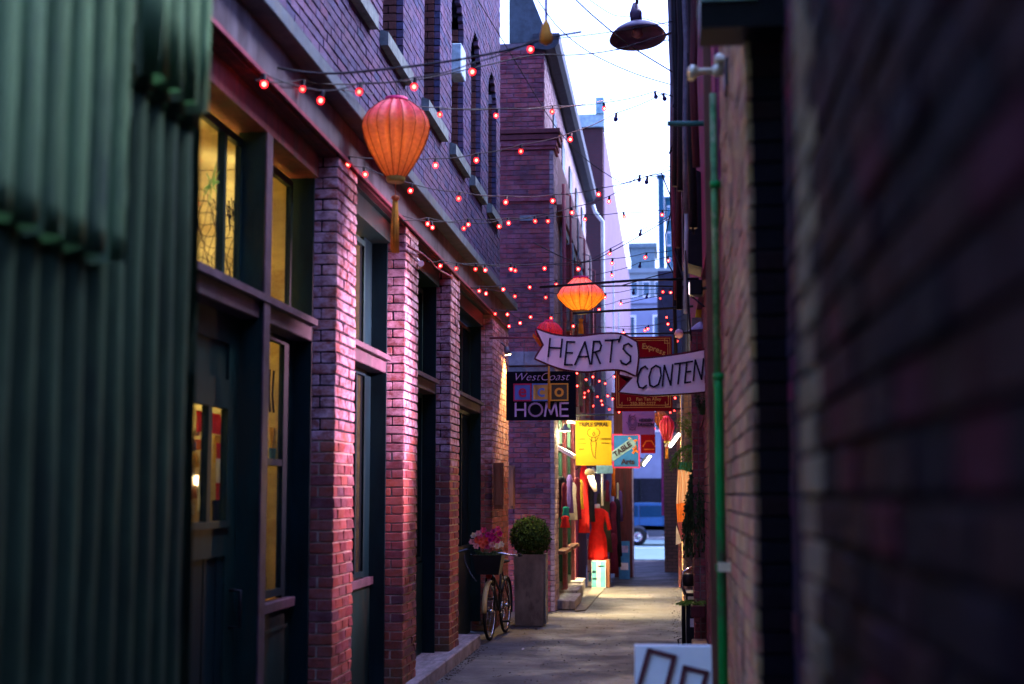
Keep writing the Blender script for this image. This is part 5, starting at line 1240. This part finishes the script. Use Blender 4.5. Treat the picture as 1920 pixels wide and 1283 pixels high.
# ================================================================== LANTERNS
def lantern(c, prof, ribs, cols, label, tass, mull=1.0, light=0, grp='silk lanterns over the alley', depthbulge=.19):
    """c: top centre. prof: (r, dz) going down."""
    c = Vector(c); e = thing('silk_lantern', c, label, 'lantern', grp); n = ribs * 6
    secs = []
    for i in range(len(prof) - 1):
        for q in range(4):
            t_ = q / 4; r_ = prof[i][0] * (1 - t_) + prof[i + 1][0] * t_; z = prof[i][1] * (1 - t_) + prof[i + 1][1] * t_; secs.append((r_, z))
    secs.append(prof[-1])
    mb = MB(); mb.loft([[c + Vector((math.cos(6.2832 * k / n), math.sin(6.2832 * k / n), 0)) * r_ * (1 - depthbulge * math.sin(math.pi * ((k % 6) / 6)) ** 1) + Vector((0, 0, z)) for k in range(n)] for r_, z in secs], cap=False)
    mb.build('shade', cols[0], e)
    rb = MB()
    for k in range(ribs):
        a = 6.2832 * k / ribs; rb.tube([c + Vector((math.cos(a) * (r_ + .001), math.sin(a) * (r_ + .001), z)) for r_, z in secs], .0022, 4, False)
    rb.build('ribs', cols[1], e)
    r0, z0 = prof[0]; r1, z1 = prof[-1]
    MB().lathe(c, [(r0 * .5, z0 + .02), (r0 * 1.05, z0 + .018), (r0 * 1.05, z0 - .008), (r0 * .5, z0 - .008)], 20).build('top_ring', cols[2], e)
    MB().lathe(c, [(r1 * 1.08, z1 + .006), (r1 * 1.1, z1 - .012), (r1 * .95, z1 - .03), (r1 * .9, z1 - .032)], 20).build('collar', cols[3], e)
    MB().tube([c + Vector((0, 0, z0)), c + Vector((0, 0, z0 + .14))], .003, 5).build('hanger', CABLE, e)
    if tass:
        zb, L, tr_ = tass
        MB().tube([c + Vector((0, 0, z1 - .03)), c + Vector((0, 0, zb))], .0025, 5).lathe(c + Vector((0, 0, zb - .02)), [(.004, .02), (tr_ * .9, .01), (tr_ * .9, -.01), (.005, -.02)], 12).build('bead', cols[0], e)
        tb_ = MB()
        for k in range(26):
            a = k * 2.4; rr_ = tr_ * .85 * math.sqrt((k + .5) / 26)
            tb_.tube([c + Vector((math.cos(a) * rr_ * .6, math.sin(a) * rr_ * .6, zb - .03)), c + Vector((math.cos(a) * rr_, math.sin(a) * rr_, zb - .03 - L * .5)), c + Vector((math.cos(a) * rr_ * 1.15, math.sin(a) * rr_ * 1.15, zb - .03 - L * (1 - .03 * (k % 3))))], .0035, 4)
        tb_.build('tassel', cols[4], e)
    if light: pointlight('lantern_glow', c + Vector((0, 0, (z0 + z1) / 2)), (1, .60, .22), light, .03, e)
    return e
# silk with own dye pattern: pink crown fading into orange
def silk(name, top, low, zc, soft):
    m, t, b = newmat(name); g = N(t, 'TexCoord'); sep = N(t, 'SeparateXYZ'); t.links.new(g.outputs['Object'], sep.inputs[0])
    nn = noise(t, 9, 4, .6); ad = N(t, 'Math', operation='MULTIPLY_ADD'); ad.inputs[1].default_value = .10; t.links.new(nn, ad.inputs[0]); t.links.new(sep.outputs[2], ad.inputs[2])
    mr = N(t, 'MapRange'); mr.inputs[1].default_value = zc - soft + .05; mr.inputs[2].default_value = zc + soft + .05; t.links.new(ad.outputs[0], mr.inputs[0])
    col = mixc(t, mr.outputs[0], low, top)
    col = mixc(t, 1.0, col, ramp(t, noise(t, 40, 3, .6), [(.3, .8), (.7, 1.15)]).outputs[0], 'MULTIPLY')
    t.links.new(col, b.inputs[0]); b.inputs['Roughness'].default_value = .6
    tr = N(t, 'BsdfTranslucent'); t.links.new(col, tr.inputs[0]); mx_ = N(t, 'MixShader'); mx_.inputs[0].default_value = .5
    t.links.new(b.outputs[0], mx_.inputs[1]); t.links.new(tr.outputs[0], mx_.inputs[2]); t.links.new(mx_.outputs[0], t.nodes['Material Output'].inputs[0]); return m
RIBM = plain('lantern_rib', (.16, .02, .01), .6, bumpv=0); GOLDM = plain('lantern_gold', (.35, .26, .05), .5); PINKM = plain('lantern_pink', (.75, .05, .20), .5); TASM = fabric('tassel_gold', (.75, .34, .05), .2)
c = at(743, 189, Y=9.4); s = (at(843, 189, Y=9.4) - c).x / 100
SL1 = silk('orange_silk_shade', (.74, .16, .24), (.68, .25, .10), .40, .06)
lantern(c, [(20 * s, 0), (34 * s, -7 * s), (52 * s, -22 * s), (61 * s, -38 * s), (63.5 * s, -52 * s), (60 * s, -68 * s), (50 * s, -92 * s), (36 * s, -118 * s), (23 * s, -138 * s), (16.5 * s, -146 * s)], 16, (SL1, RIBM, PINKM, GOLDM, TASM), 'large orange balloon shaped silk lantern with a gold tassel by the left pillars', (-178 * s, 100 * s, 8 * s), light=.3)  # inner light added to brighten the silk; this lantern is unlit
c = at(1089, 522, Y=15.5); s = (at(1189, 522, Y=15.5) - c).x / 100
SL2 = silk('pink_orange_silk_shade', (.80, .22, .28), (.85, .40, .05), .17, .03)
lantern(c, [(14 * s, 0), (24 * s, -9 * s), (40 * s, -22 * s), (45 * s, -31 * s), (43 * s, -38 * s), (28 * s, -53 * s), (14 * s, -62 * s)], 16, (SL2, RIBM, PINKM, GOLDM, TASM), 'glowing pink and yellow diamond shaped silk lantern above the ribbon sign', (-76 * s, 24 * s, 5 * s), light=.7)
c = at(1029, 603, Y=17.0); s = (at(1129, 603, Y=17.0) - c).x / 100
SL3 = silk('red_silk_shade', (.42, .02, .05), (.40, .04, .03), .1, .05)
lantern(c, [(8 * s, 0), (18 * s, -6 * s), (26 * s, -18 * s), (22 * s, -32 * s), (9 * s, -46 * s)], 14, (SL3, PINKM, PINKM, GOLDM, TASM), 'red silk lantern peeking out behind the left end of the ribbon sign', (-60 * s, 100 * s, 2 * s), light=.2)
c = at(1250, 782, Y=24); s = (at(1350, 782, Y=24) - c).x / 100
lantern(c, [(6 * s, 0), (13 * s, -10 * s), (14 * s, -22 * s), (8 * s, -40 * s), (5 * s, -46 * s)], 12, (SL3, PINKM, PINKM, GOLDM, TASM), 'small far red silk lantern above the brick pier', (-56 * s, 20 * s, 3 * s), light=.03)
c = at(1238, 770, Y=25.5); s = (at(1338, 770, Y=25.5) - c).x / 100
lantern(c, [(6 * s, 0), (14 * s, -8 * s), (12 * s, -20 * s), (5 * s, -30 * s)], 12, (SL1, RIBM, PINKM, GOLDM, TASM), 'small far orange silk lantern right of the mauve sign', None, light=.03)
# end of another lantern tassel near the top, close to the camera
p = at(1024, 75, Y=7.6); e = thing('hanging_tassel', p, 'violet cord with a gold knob hanging at the top centre', 'tassel')
MB().tube([p + Vector((0, 0, .06)), p + Vector((0, 0, .6))], .008, 8).build('cord', plain('violet_cord', (.10, .03, .35), .6), e)
MB().lathe(p + Vector((0, 0, -.02)), [(.006, -.01), (.036, .01), (.034, .05), (.02, .11), (.008, .13)], 14).build('knob', TASM, e)

# ================================================================== STRING LIGHTS
def bulbmesh(lit, k=1.0):
    mb = MB(); mb.lathe((0, 0, 0), [(.004, -.046), (.015, -.041), (.021, -.030), (.0225, -.020), (.019, -.008), (.013, .0)], 14)
    if lit:
        mb.mi = 1; mb.lathe((0, 0, 0), [(.001, -.036), (.009, -.032), (.0125, -.024), (.009, -.013), (.001, -.009)], 10)
    me = bpy.data.meshes.new('bulb'); bmesh.ops.recalc_face_normals(mb.bm, faces=mb.bm.faces); mb.bm.to_mesh(me); mb.bm.free()
    if lit:
        m, t, b = newmat('red_bulb_glass'); em = N(t, 'Emission'); em.inputs[0].default_value = (1, .01, .018, 1); em.inputs[1].default_value = 1.3 * k
        tr = N(t, 'BsdfTransparent'); tr.inputs[0].default_value = (1, .22, .2, 1); mx_ = N(t, 'MixShader'); mx_.inputs[0].default_value = .6
        t.links.new(tr.outputs[0], mx_.inputs[1]); t.links.new(em.outputs[0], mx_.inputs[2]); t.links.new(mx_.outputs[0], t.nodes['Material Output'].inputs[0])
        me.materials.append(m); me.materials.append(emit('red_bulb_core', (1, .28, .20), 12 * k))
    else: me.materials.append(plain('dark_violet_bulb', (.03, .015, .12), .2, bumpv=0))
    return me
ms = MB(); ms.lathe((0, 0, 0), [(.004, .040), (.012, .036), (.014, .0), (.0155, -.002), (.013, -.004)], 10)
SOCK = bpy.data.meshes.new('socket'); ms.bm.to_mesh(SOCK); ms.bm.free(); SOCK.materials.append(CABLE)
LITS = [bulbmesh(True, q) for q in (1.6, 1.3, 1.1, 1.0, .6)]; UNL = bulbmesh(False)
def sag(p, q, n=10, s=.02):
    return [p.lerp(q, k / n) - Vector((0, 0, s * 4 * (k / n) * (1 - k / n))) for k in range(n + 1)]
def string(label, pts, y0, y1, start=None, end=None, unlit=(), scale=1.0, gap=.075):
    """pts: bulb pixels left to right; depth runs from y0 to y1."""
    xs = [p[0] for p in pts]; lo = start[0] if start else xs[0]; hi = end[0] if end else xs[-1]
    dep = lambda x: y0 + (y1 - y0) * (x - lo) / max(1, hi - lo)
    B_ = [at(px, py, Y=dep(px)) for px, py in pts]
    e = thing('string_light', B_[0], label, 'string light', 'strings of red bulbs across the alley')
    scale *= .9
    tops = [q + Vector((0, 0, .062 * scale)) for q in B_]
    seq = ([at(*start, Y=dep(start[0]))] if start else []) + tops + ([at(*end, Y=dep(end[0]))] if end else [])
    path = []
    for a, c in zip(seq, seq[1:]): path += sag(a, c, 6, .015)[:-1]
    path.append(seq[-1])
    MB().tube(path, .0045 * scale, 5).build('cord', CABLE, e)
    for k, q in enumerate(B_):
        tl_ = (random.uniform(-.3, .3), random.uniform(-.3, .3), random.uniform(0, 6))
        s_ = link('socket', SOCK, q + Vector((0, 0, .023 * scale)), e, tl_, (scale,) * 3)
        bo = bpy.data.objects.new('bulb', UNL if k in unlit else random.choice(LITS)); C.objects.link(bo); bo.parent = s_
    return e
string('nearest string of red bulbs crossing in front of the concrete lintel', [(495, 158), (603, 189), (675, 173), (777, 163), (887, 135), (996, 93)], 7.1, 9.2, (478, 150), (1262, 40), scale=1.0)
string('short near string with a single red bulb by the corrugated wall', [(568, 167)], 7.15, 9.3, (478, 150), (700, 176), scale=1.0)
string('string of red bulbs level with the large lantern, over the arched windows', [(824, 215), (931, 217), (1036, 210), (1133, 204), (1229, 182)], 9.8, 13.4, (740, 190), (1268, 178), unlit=(4,))
string('string of red bulbs rising from the first pillar head towards the sky', [(653, 309), (817, 311), (894, 301), (977, 284), (1070, 262), (1155, 224), (1245, 186)], 9.3, 12.4, (632, 300), (1272, 180), unlit=(5, 6))
string('string of red bulbs sagging behind the large orange lantern', [(684, 328), (771, 358), (861, 373), (949, 380), (1037, 377), (1121, 365), (1213, 342)], 9.3, 13.5, (632, 300), (1275, 310), unlit=(6,))
string('upper string of red bulbs from the second pillar head, climbing to the right wall', [(802, 420), (871, 429), (935, 425), (1003, 415), (1072, 399), (1142, 378), (1199, 338)], 11.3, 14.5, (743, 412), (1276, 330), unlit=(6,), scale=.95)
string('level string of red bulbs from the second pillar head to the blue tower', [(743, 412), (810, 427), (878, 421), (953, 419), (1027, 415), (1097, 412), (1170, 407), (1242, 403)], 11.3, 15.5, (740, 412), (1280, 392), scale=.95)
string('string of red bulbs dipping to the diamond lantern then climbing right', [(827, 499), (892, 505), (958, 505), (1021, 504), (1085, 505), (1144, 476), (1201, 440), (1261, 411)], 12.9, 16.0, (800, 490), (1282, 395), unlit=(6,))
string('string of red bulbs from the third pillar head just below the dipping string', [(856, 504), (910, 507), (966, 508), (1148, 494), (1211, 483), (1271, 476)], 13.2, 17.0, (800, 491), (1284, 468))
string('string of red bulbs above the ribbon sign reaching the cream building', [(898, 546), (944, 543), (994, 539), (1043, 534), (1147, 517), (1200, 500), (1253, 489)], 15.4, 18.5, (878, 538), (1284, 480), unlit=(5,))
string('string of red bulbs passing under the diamond lantern', [(911, 551), (966, 556), (1023, 558), (1135, 558), (1188, 550), (1243, 548), (1257, 549)], 15.4, 19.0, (878, 539), (1284, 540), unlit=(4,))
string('string of red bulbs above the left tip of the ribbon sign', [(929, 589), (995, 595), (1034, 597), (1123, 581), (1164, 570), (1213, 558)], 17.4, 20.5, (920, 578), (1284, 545), unlit=(5,))
string('lowest string of red bulbs above the dark eco sign', [(951, 590), (975, 606), (1075, 612), (1169, 624), (1210, 620), (1252, 608)], 17.4, 22, (920, 578), (1283, 590))
string('short string of red bulbs at the end of the lintel', [(954, 612), (1010, 618), (1040, 622), (1215, 617)], 18, 22, (936, 600), (1284, 600))
# clusters of bulbs further down the alley
random.seed(21)
def zig(label, x0, y0, x1, y1, n, Y0, Y1, amp=6, sc=.9):
    pts = [(x0 + (x1 - x0) * k / (n - 1) + random.uniform(-3, 3), y0 + (y1 - y0) * k / (n - 1) + amp * math.sin(k * 2.1) + 8 * math.sin(math.pi * k / (n - 1))) for k in range(n)]
    pts.sort(); string(label, pts, Y0, Y1, (x0 - 6, y0 - 8), (x1 + 6, y1 - 8), scale=sc)
zig('far string of red bulbs right of the eco sign, upper of two', 1084, 700, 1150, 712, 6, 22, 24)
zig('far string of red bulbs right of the eco sign, lower of two', 1084, 724, 1150, 748, 7, 23, 25)
zig('far string of red bulbs between yellow sign and red sign', 1096, 745, 1160, 768, 5, 25, 26)
zig('far string of red bulbs below the right end of the ribbon', 1228, 745, 1276, 735, 6, 23, 23.5)
zig('far string of red bulbs left of the slanted spotlight', 1220, 770, 1262, 800, 7, 26, 26.5)
zig('farthest string of red bulbs above the brick pier', 1222, 800, 1266, 770, 7, 28, 28.5)
zig('far string of red bulbs against the dark block above the pier', 1240, 560, 1268, 640, 4, 29, 29.5, amp=2)

# ------------------------------------------------------------------ overhead cables
cabs = [([(395, 88), (480, 118), (600, 138), (740, 128), (860, 112), (960, 92), (1025, 72), (1090, 60)], 7.4, 8.4, .007, 'thick blurred cable sagging from the lintel to the top centre'),
        ([(480, 150), (560, 156), (660, 158), (780, 150), (900, 125), (1000, 104), (1080, 103), (1160, 92), (1262, 60)], 7.6, 11.5, .005, 'dark cable running under the near bulbs to the barn lamp'),
        ([(820, 205), (940, 204), (1040, 203), (1150, 186)], 10, 12, .004, 'thin cable over the arched windows'),
        ([(890, -10), (960, 105), (1040, 235), (1100, 300), (1165, 344)], 12, 18, .005, 'thin diagonal cable crossing the brick corner'),
        ([(1008, 0), (1050, 55), (1110, 101), (1190, 138), (1262, 160)], 11, 13, .0045, 'thin cable curving across the white sky'),
        ([(1080, 0), (1118, 35), (1180, 85), (1262, 136)], 10.5, 12.4, .006, 'black cable crossing behind the barn lamp shade'),
        ([(1100, -4), (1150, 28), (1195, 32), (1262, 50)], 13, 14, .004, 'faint thin cable above the barn lamp'),
        ([(1110, 101), (1165, 92), (1200, 84), (1262, 74)], 12, 12.5, .004, 'short cable joining the barn lamp to the sky cable'),
        ([(1165, 345), (1230, 325), (1278, 300)], 14, 15, .004, 'thin cable reaching the right wall above the towers'),
        ([(1000, 455), (1085, 492), (1150, 470), (1272, 400)], 14, 15, .005, 'cable climbing past the diamond lantern'),
        ([(1128, 537), (1200, 536), (1283, 538)], 16, 16.5, .010, 'straight black bar beside the diamond lantern'),
        ([(1165, 536), (1220, 520), (1283, 505)], 16, 16.5, .007, 'slanting black rod above the straight bar'),
        ([(1074, 588), (1150, 583), (1240, 579), (1340, 571)], 14.8, 15.0, .014, 'thick black bar under the diamond lantern'),
        ([(1165, 570), (1230, 556), (1283, 548)], 18, 18.5, .005, 'thin slanting rod under the straight bar')]
for pts, ya, yb, r_, lab in cabs:
    n = len(pts) - 1; P = [at(a, c, Y=ya + (yb - ya) * k / n) for k, (a, c) in enumerate(pts)]
    Q = []
    for i in range(n):   # smooth
        p0_, p1_, p2_, p3_ = P[max(i - 1, 0)], P[i], P[i + 1], P[min(i + 2, n)]
        for q in range(5):
            t_ = q / 5; Q.append(.5 * ((2 * p1_) + (-p0_ + p2_) * t_ + (2 * p0_ - 5 * p1_ + 4 * p2_ - p3_) * t_ * t_ + (-p0_ + 3 * p1_ - 3 * p2_ + p3_) * t_ ** 3))
    Q.append(P[-1]); wire('overhead_cable', Q, r_, CABLE, lab, 'cable', 'cables strung over the alley', 6)

# ================================================================== PLANTER AND TOPIARY
p = at(992, 1169, Y=18.3); px_ = p.x
pln = thing('planter', (px_, 18.5, 0), 'tall square grey metal planter holding a clipped box ball', 'planter')
w2 = .195
mb = MB()
for z0, z1, ww_ in ((0, .9, w2),):
    mb.loft([[Vector((px_ + a * q, 18.5 + c * q, z)) for a, c in ((-1, -1), (1, -1), (1, 1), (-1, 1))] for q, z in ((w2 - .012, 0), (w2, .90), (w2 - .02, .90), (w2 - .02, .86))], smooth=False)
mb.build('planter_body', PLANT, pln)
MB().box(px_ + w2 + .002, px_ + w2 + .014, 18.33, 18.70, .02, .905).build('lit_side_panel', WHITE if False else STEEL, pln)  # separate grey sheet stands in for light on the planter's right side
B('soil', SOIL, pln, px_ - w2 + .02, px_ + w2 - .02, 18.5 - w2 + .02, 18.5 + w2 - .02, .80, .865)
random.seed(5)
tp = thing('box_topiary', (px_, 18.5, .86), 'round clipped box shrub growing in the tall grey planter', 'shrub')
cz = .865 + .25
mb = MB()
for k in range(7500):
    u, v = random.uniform(-1, 1), random.uniform(0, 6.2832); r_ = math.sqrt(1 - u * u); d = Vector((r_ * math.cos(v), r_ * math.sin(v), u))
    lump = .26 * (1 + .13 * mnoise.noise(d * 3.1) + .12 * mnoise.noise(d * 7)); rad = lump * (random.uniform(.82, 1.02) if k % 60 else random.uniform(1.02, 1.14))
    q = Vector((px_, 18.5, cz)) + d * rad
    a = Vector([random.uniform(-1, 1) for _ in range(3)]).normalized(); b_ = a.cross(d + Vector([random.uniform(-.6, .6) for _ in range(3)])).normalized(); s_ = random.uniform(.010, .018)
    mb.quad(q - a * s_, q + b_ * s_ * .55, q + a * s_, q - b_ * s_ * .55)
mb.build('leaves', LEAF, tp, fixn=False)
MB().lathe((px_, 18.5, cz - .2), [(.02, .02), (.14, .07), (.18, .2), (.14, .33), (.02, .38)], 16).build('crown_core', plain('inner_twigs', (.012, .02, .008), .9), tp)
MB().tube([(px_, 18.5, .84), (px_, 18.5, cz - .1)], .02).build('stem', WOOD, tp)

# ================================================================== BICYCLE
bk = thing('bicycle', (-2.03, 17.0, 0), 'black city bicycle with cream fender and front basket parked against the left wall', 'bicycle')
F0 = Vector((-2.035, 16.45, .335)); R0 = Vector((-1.965, 17.42, .335))
fwd = (F0 - R0).normalized(); side = Vector((0, 0, 1)).cross(fwd)
def wheel(c, axis_side, nm='wheel'):
    n = 32; rt = .335; mb = MB(); ring = []
    for k in range(n + 1):
        a = 6.2832 * k / n; ring.append(c + fwd * math.cos(a) * (rt - .018) + Vector((0, 0, math.sin(a) * (rt - .018))))
    mb.tube(ring, .018, 8, False); wo = mb.build(nm, BLKR, bk)
    mb = MB(); ring = [c + fwd * math.cos(6.2832 * k / n) * .295 + Vector((0, 0, math.sin(6.2832 * k / n) * .295)) for k in range(n + 1)]
    mb.tube(ring, .011, 6, False).build('rim', CHR, wo)
    mb = MB()
    for k in range(18):
        a = 6.2832 * k / 18; mb.tube([c + side * (.025 if k % 2 else -.025), c + fwd * math.cos(a) * .295 + Vector((0, 0, math.sin(a) * .295))], .0014, 4, False)
    mb.build('spokes', CHR, wo); MB().tube([c - side * .05, c + side * .05], .018, 10).build('hub', CHR, wo); return wo
wheel(F0, side); wheel(R0, side)
def fender(c, a0, a1, mat):
    mb = MB(); secs = []
    for k in range(15):
        a = R(a0 + (a1 - a0) * k / 14); d = fwd * math.cos(a) + Vector((0, 0, math.sin(a)))
        secs.append([c + d * (.352 - .012 * abs(s_) / .03 * 1.0) + side * s_ for s_ in (-.03, -.015, 0, .015, .03)] + [c + d * (.349 - .012 * abs(s_) / .03) + side * s_ for s_ in (.03, .015, 0, -.015, -.03)])
    mb.loft(secs); mb.build('fender', mat, bk)
fender(F0, 0, 120, GOLD); fender(R0, 30, 200, BLK)
H0 = F0 - fwd * .12 + Vector((0, 0, .42)); HB = H0 - fwd * .05 + Vector((0, 0, .20)); BB = (F0 + R0) / 2 - fwd * .05 + Vector((0, 0, -.03)); ST = BB - fwd * .17 + Vector((0, 0, .48))
fr = MB()
fr.tube([F0 + side * .05, F0 + side * .05 - fwd * .04 + Vector((0, 0, .36)), H0], .011).tube([F0 - side * .05, F0 - side * .05 - fwd * .04 + Vector((0, 0, .36)), H0], .011)
fr.tube([H0 - Vector((0, 0, .05)), BB], .017).tube([BB, ST], .015).tube([H0, BB.lerp(ST, .45)], .015).tube([BB, R0 + side * .055], .009).tube([BB, R0 - side * .055], .009).tube([ST, R0 + side * .055], .008).tube([ST, R0 - side * .055], .008).tube([H0, HB], .014)
fr.build('frame', BLK, bk)
MB().tube([HB - side * .29 - fwd * .16, HB - side * .26 - fwd * .05, HB - side * .1 + Vector((0, 0, .03)), HB + side * .1 + Vector((0, 0, .03)), HB + side * .26 - fwd * .05, HB + side * .29 - fwd * .16], .011).build('handlebar', CHR, bk)
for s_ in (-1, 1): MB().tube([HB + side * .285 * s_ - fwd * .12, HB + side * .30 * s_ - fwd * .22], .016).build('grip', BLKR, bk)
MB().loft([[ST + Vector((0, 0, .08)) + fwd * (x) + side * (wv_ * math.cos(q)) + Vector((0, 0, .025 * math.sin(q))) for q in [R(z) for z in range(0, 360, 36)]] for x, wv_ in ((-.13, .04), (-.10, .09), (-.02, .08), (.06, .03), (.14, .015))]).build('saddle', BLKR, bk)
MB().tube([ST, ST + Vector((0, 0, .07))], .012).build('seat_post', CHR, bk)
for s_ in (-1, 1):
    e0 = BB + side * .06 * s_; e1 = e0 + (fwd * .12 + Vector((0, 0, -.12))) * s_
    MB().tube([BB, e0, e1], .008).box(e1.x - .045 + side.x * .05 * s_, e1.x + .045 + side.x * .05 * s_, e1.y - .03, e1.y + .03, e1.z - .012, e1.z + .012).build('pedal_crank', BLK, bk)
MB().tube([F0 + fwd * .02 + Vector((0, 0, .40)), F0 + fwd * .08 + Vector((0, 0, .40))], .03, 12).build('headlight', RED, bk)
MB().tube([BB + side * .05 + fwd * .1 * math.cos(a) * 1 + Vector((0, 0, .1 * math.sin(a))) for a in [R(q) for q in range(0, 361, 24)]], .006, 5).build('chainring', CHR, bk)
bc = F0 + fwd * .06 + Vector((0, 0, .42 + .0))
ba = MB()
def rect(h, hx, hy): return [bc + side * a * hx + fwd * c * hy + Vector((0, 0, h)) for a, c in ((-1, -1), (1, -1), (1, 1), (-1, 1))]
ba.loft([rect(0, .13, .09), rect(.22, .17, .12), rect(.22, .162, .112), rect(.01, .122, .082)], smooth=False); bsk = ba.build('basket', BLK, bk)
# flowers in the basket
fb = thing('flower_bunch', bc + Vector((0, 0, .2)), 'bunch of pink and coral flowers in the bicycle basket', 'flowers')
FL = [plain('petal_pink', (.75, .10, .28), .6, bumpv=0), plain('petal_coral', (.80, .14, .10), .6, bumpv=0), plain('petal_magenta', (.55, .02, .25), .6, bumpv=0), plain('petal_pale_pink', (.80, .38, .45), .6, bumpv=0), plain('petal_cream', (.75, .70, .55), .6, bumpv=0)]
FLPX = [(897, 1000, 3), (907, 994, 0), (915, 1003, 2), (925, 997, 0), (934, 992, 0), (937, 1001, 2), (885, 1016, 3), (894, 1013, 1), (903, 1012, 1), (911, 1017, 1), (919, 1013, 2), (928, 1010, 2), (933, 1014, 0), (905, 1023, 1), (897, 1020, 1), (914, 1024, 0), (888, 1004, 4), (940, 1021, 4), (932, 1024, 4), (922, 1022, 3), (900, 1006, 0), (911, 1008, 1), (921, 1005, 2), (893, 1024, 3)]
random.seed(3)
for fx_, fy_, k in FLPX:
    c = at(fx_, fy_, Y=16.55 + random.uniform(-.12, .1)); mb = MB()
    for rg_ in range(3):
        for q in range(6):
            a = 6.2832 * q / 6 + rg_ * .5 + random.uniform(-.2, .2); tz = R(20 + rg_ * 28)
            d = Vector((math.cos(a) * math.cos(tz), -math.sin(tz) * .8, math.sin(a) * math.cos(tz))).normalized(); s_ = Vector((-math.sin(a), 0, math.cos(a))) * .016; L = .042 - .006 * rg_
            mb.quad(c, c + d * L * .6 - s_, c + d * L, c + d * L * .6 + s_)
    mb.build('flower', FL[k], fb, fixn=False)
fronds(bc + Vector((0, 0, .16)), 50, .22, FERND, (.17, .12), .3, 1.0, .012, 12, parent=fb)
# chain
mbp = [at(867, 1028, Y=16.9), at(873, 1055, Y=16.9), at(882, 1075, Y=16.85), at(893, 1090, Y=16.8)]
e = thing('hanging_chain', mbp[0], 'steel chain hanging in a curve left of the bicycle', 'chain')
for a, c in zip(mbp, mbp[1:]): chain(a, c, e, 6)

# dry leaves and litter on the ground
LT = plain('dry_leaf', (.16, .12, .09), .8, bumpv=0); random.seed(9)
for k, (q, r_) in enumerate(((978, 1218), (1102, 1178), (845, 1225), (860, 1215), (1272, 1105), (1050, 1205))):
    c = at(q, r_, Z=.012); mb = MB()
    for z in range(4):
        a = random.uniform(0, 6.28); d = Vector((math.cos(a), math.sin(a), random.uniform(.1, .5))) * .035; s_ = Vector((-math.sin(a), math.cos(a), .2)) * .012
        mb.quad(c, c + d * .5 - s_, c + d, c + d * .5 + s_)
    tag(mb.build('fallen_leaf', LT if k else STRW, fixn=False), ['pale crumpled litter in the middle of the alley', 'dry leaf on the asphalt patch beyond the planter', 'dry leaf by the stone step edge nearest the camera', 'dry leaf against the stone step further along', 'dry leaf at the far right of the asphalt', 'dry leaf in front of the planter'][k], 'leaf')
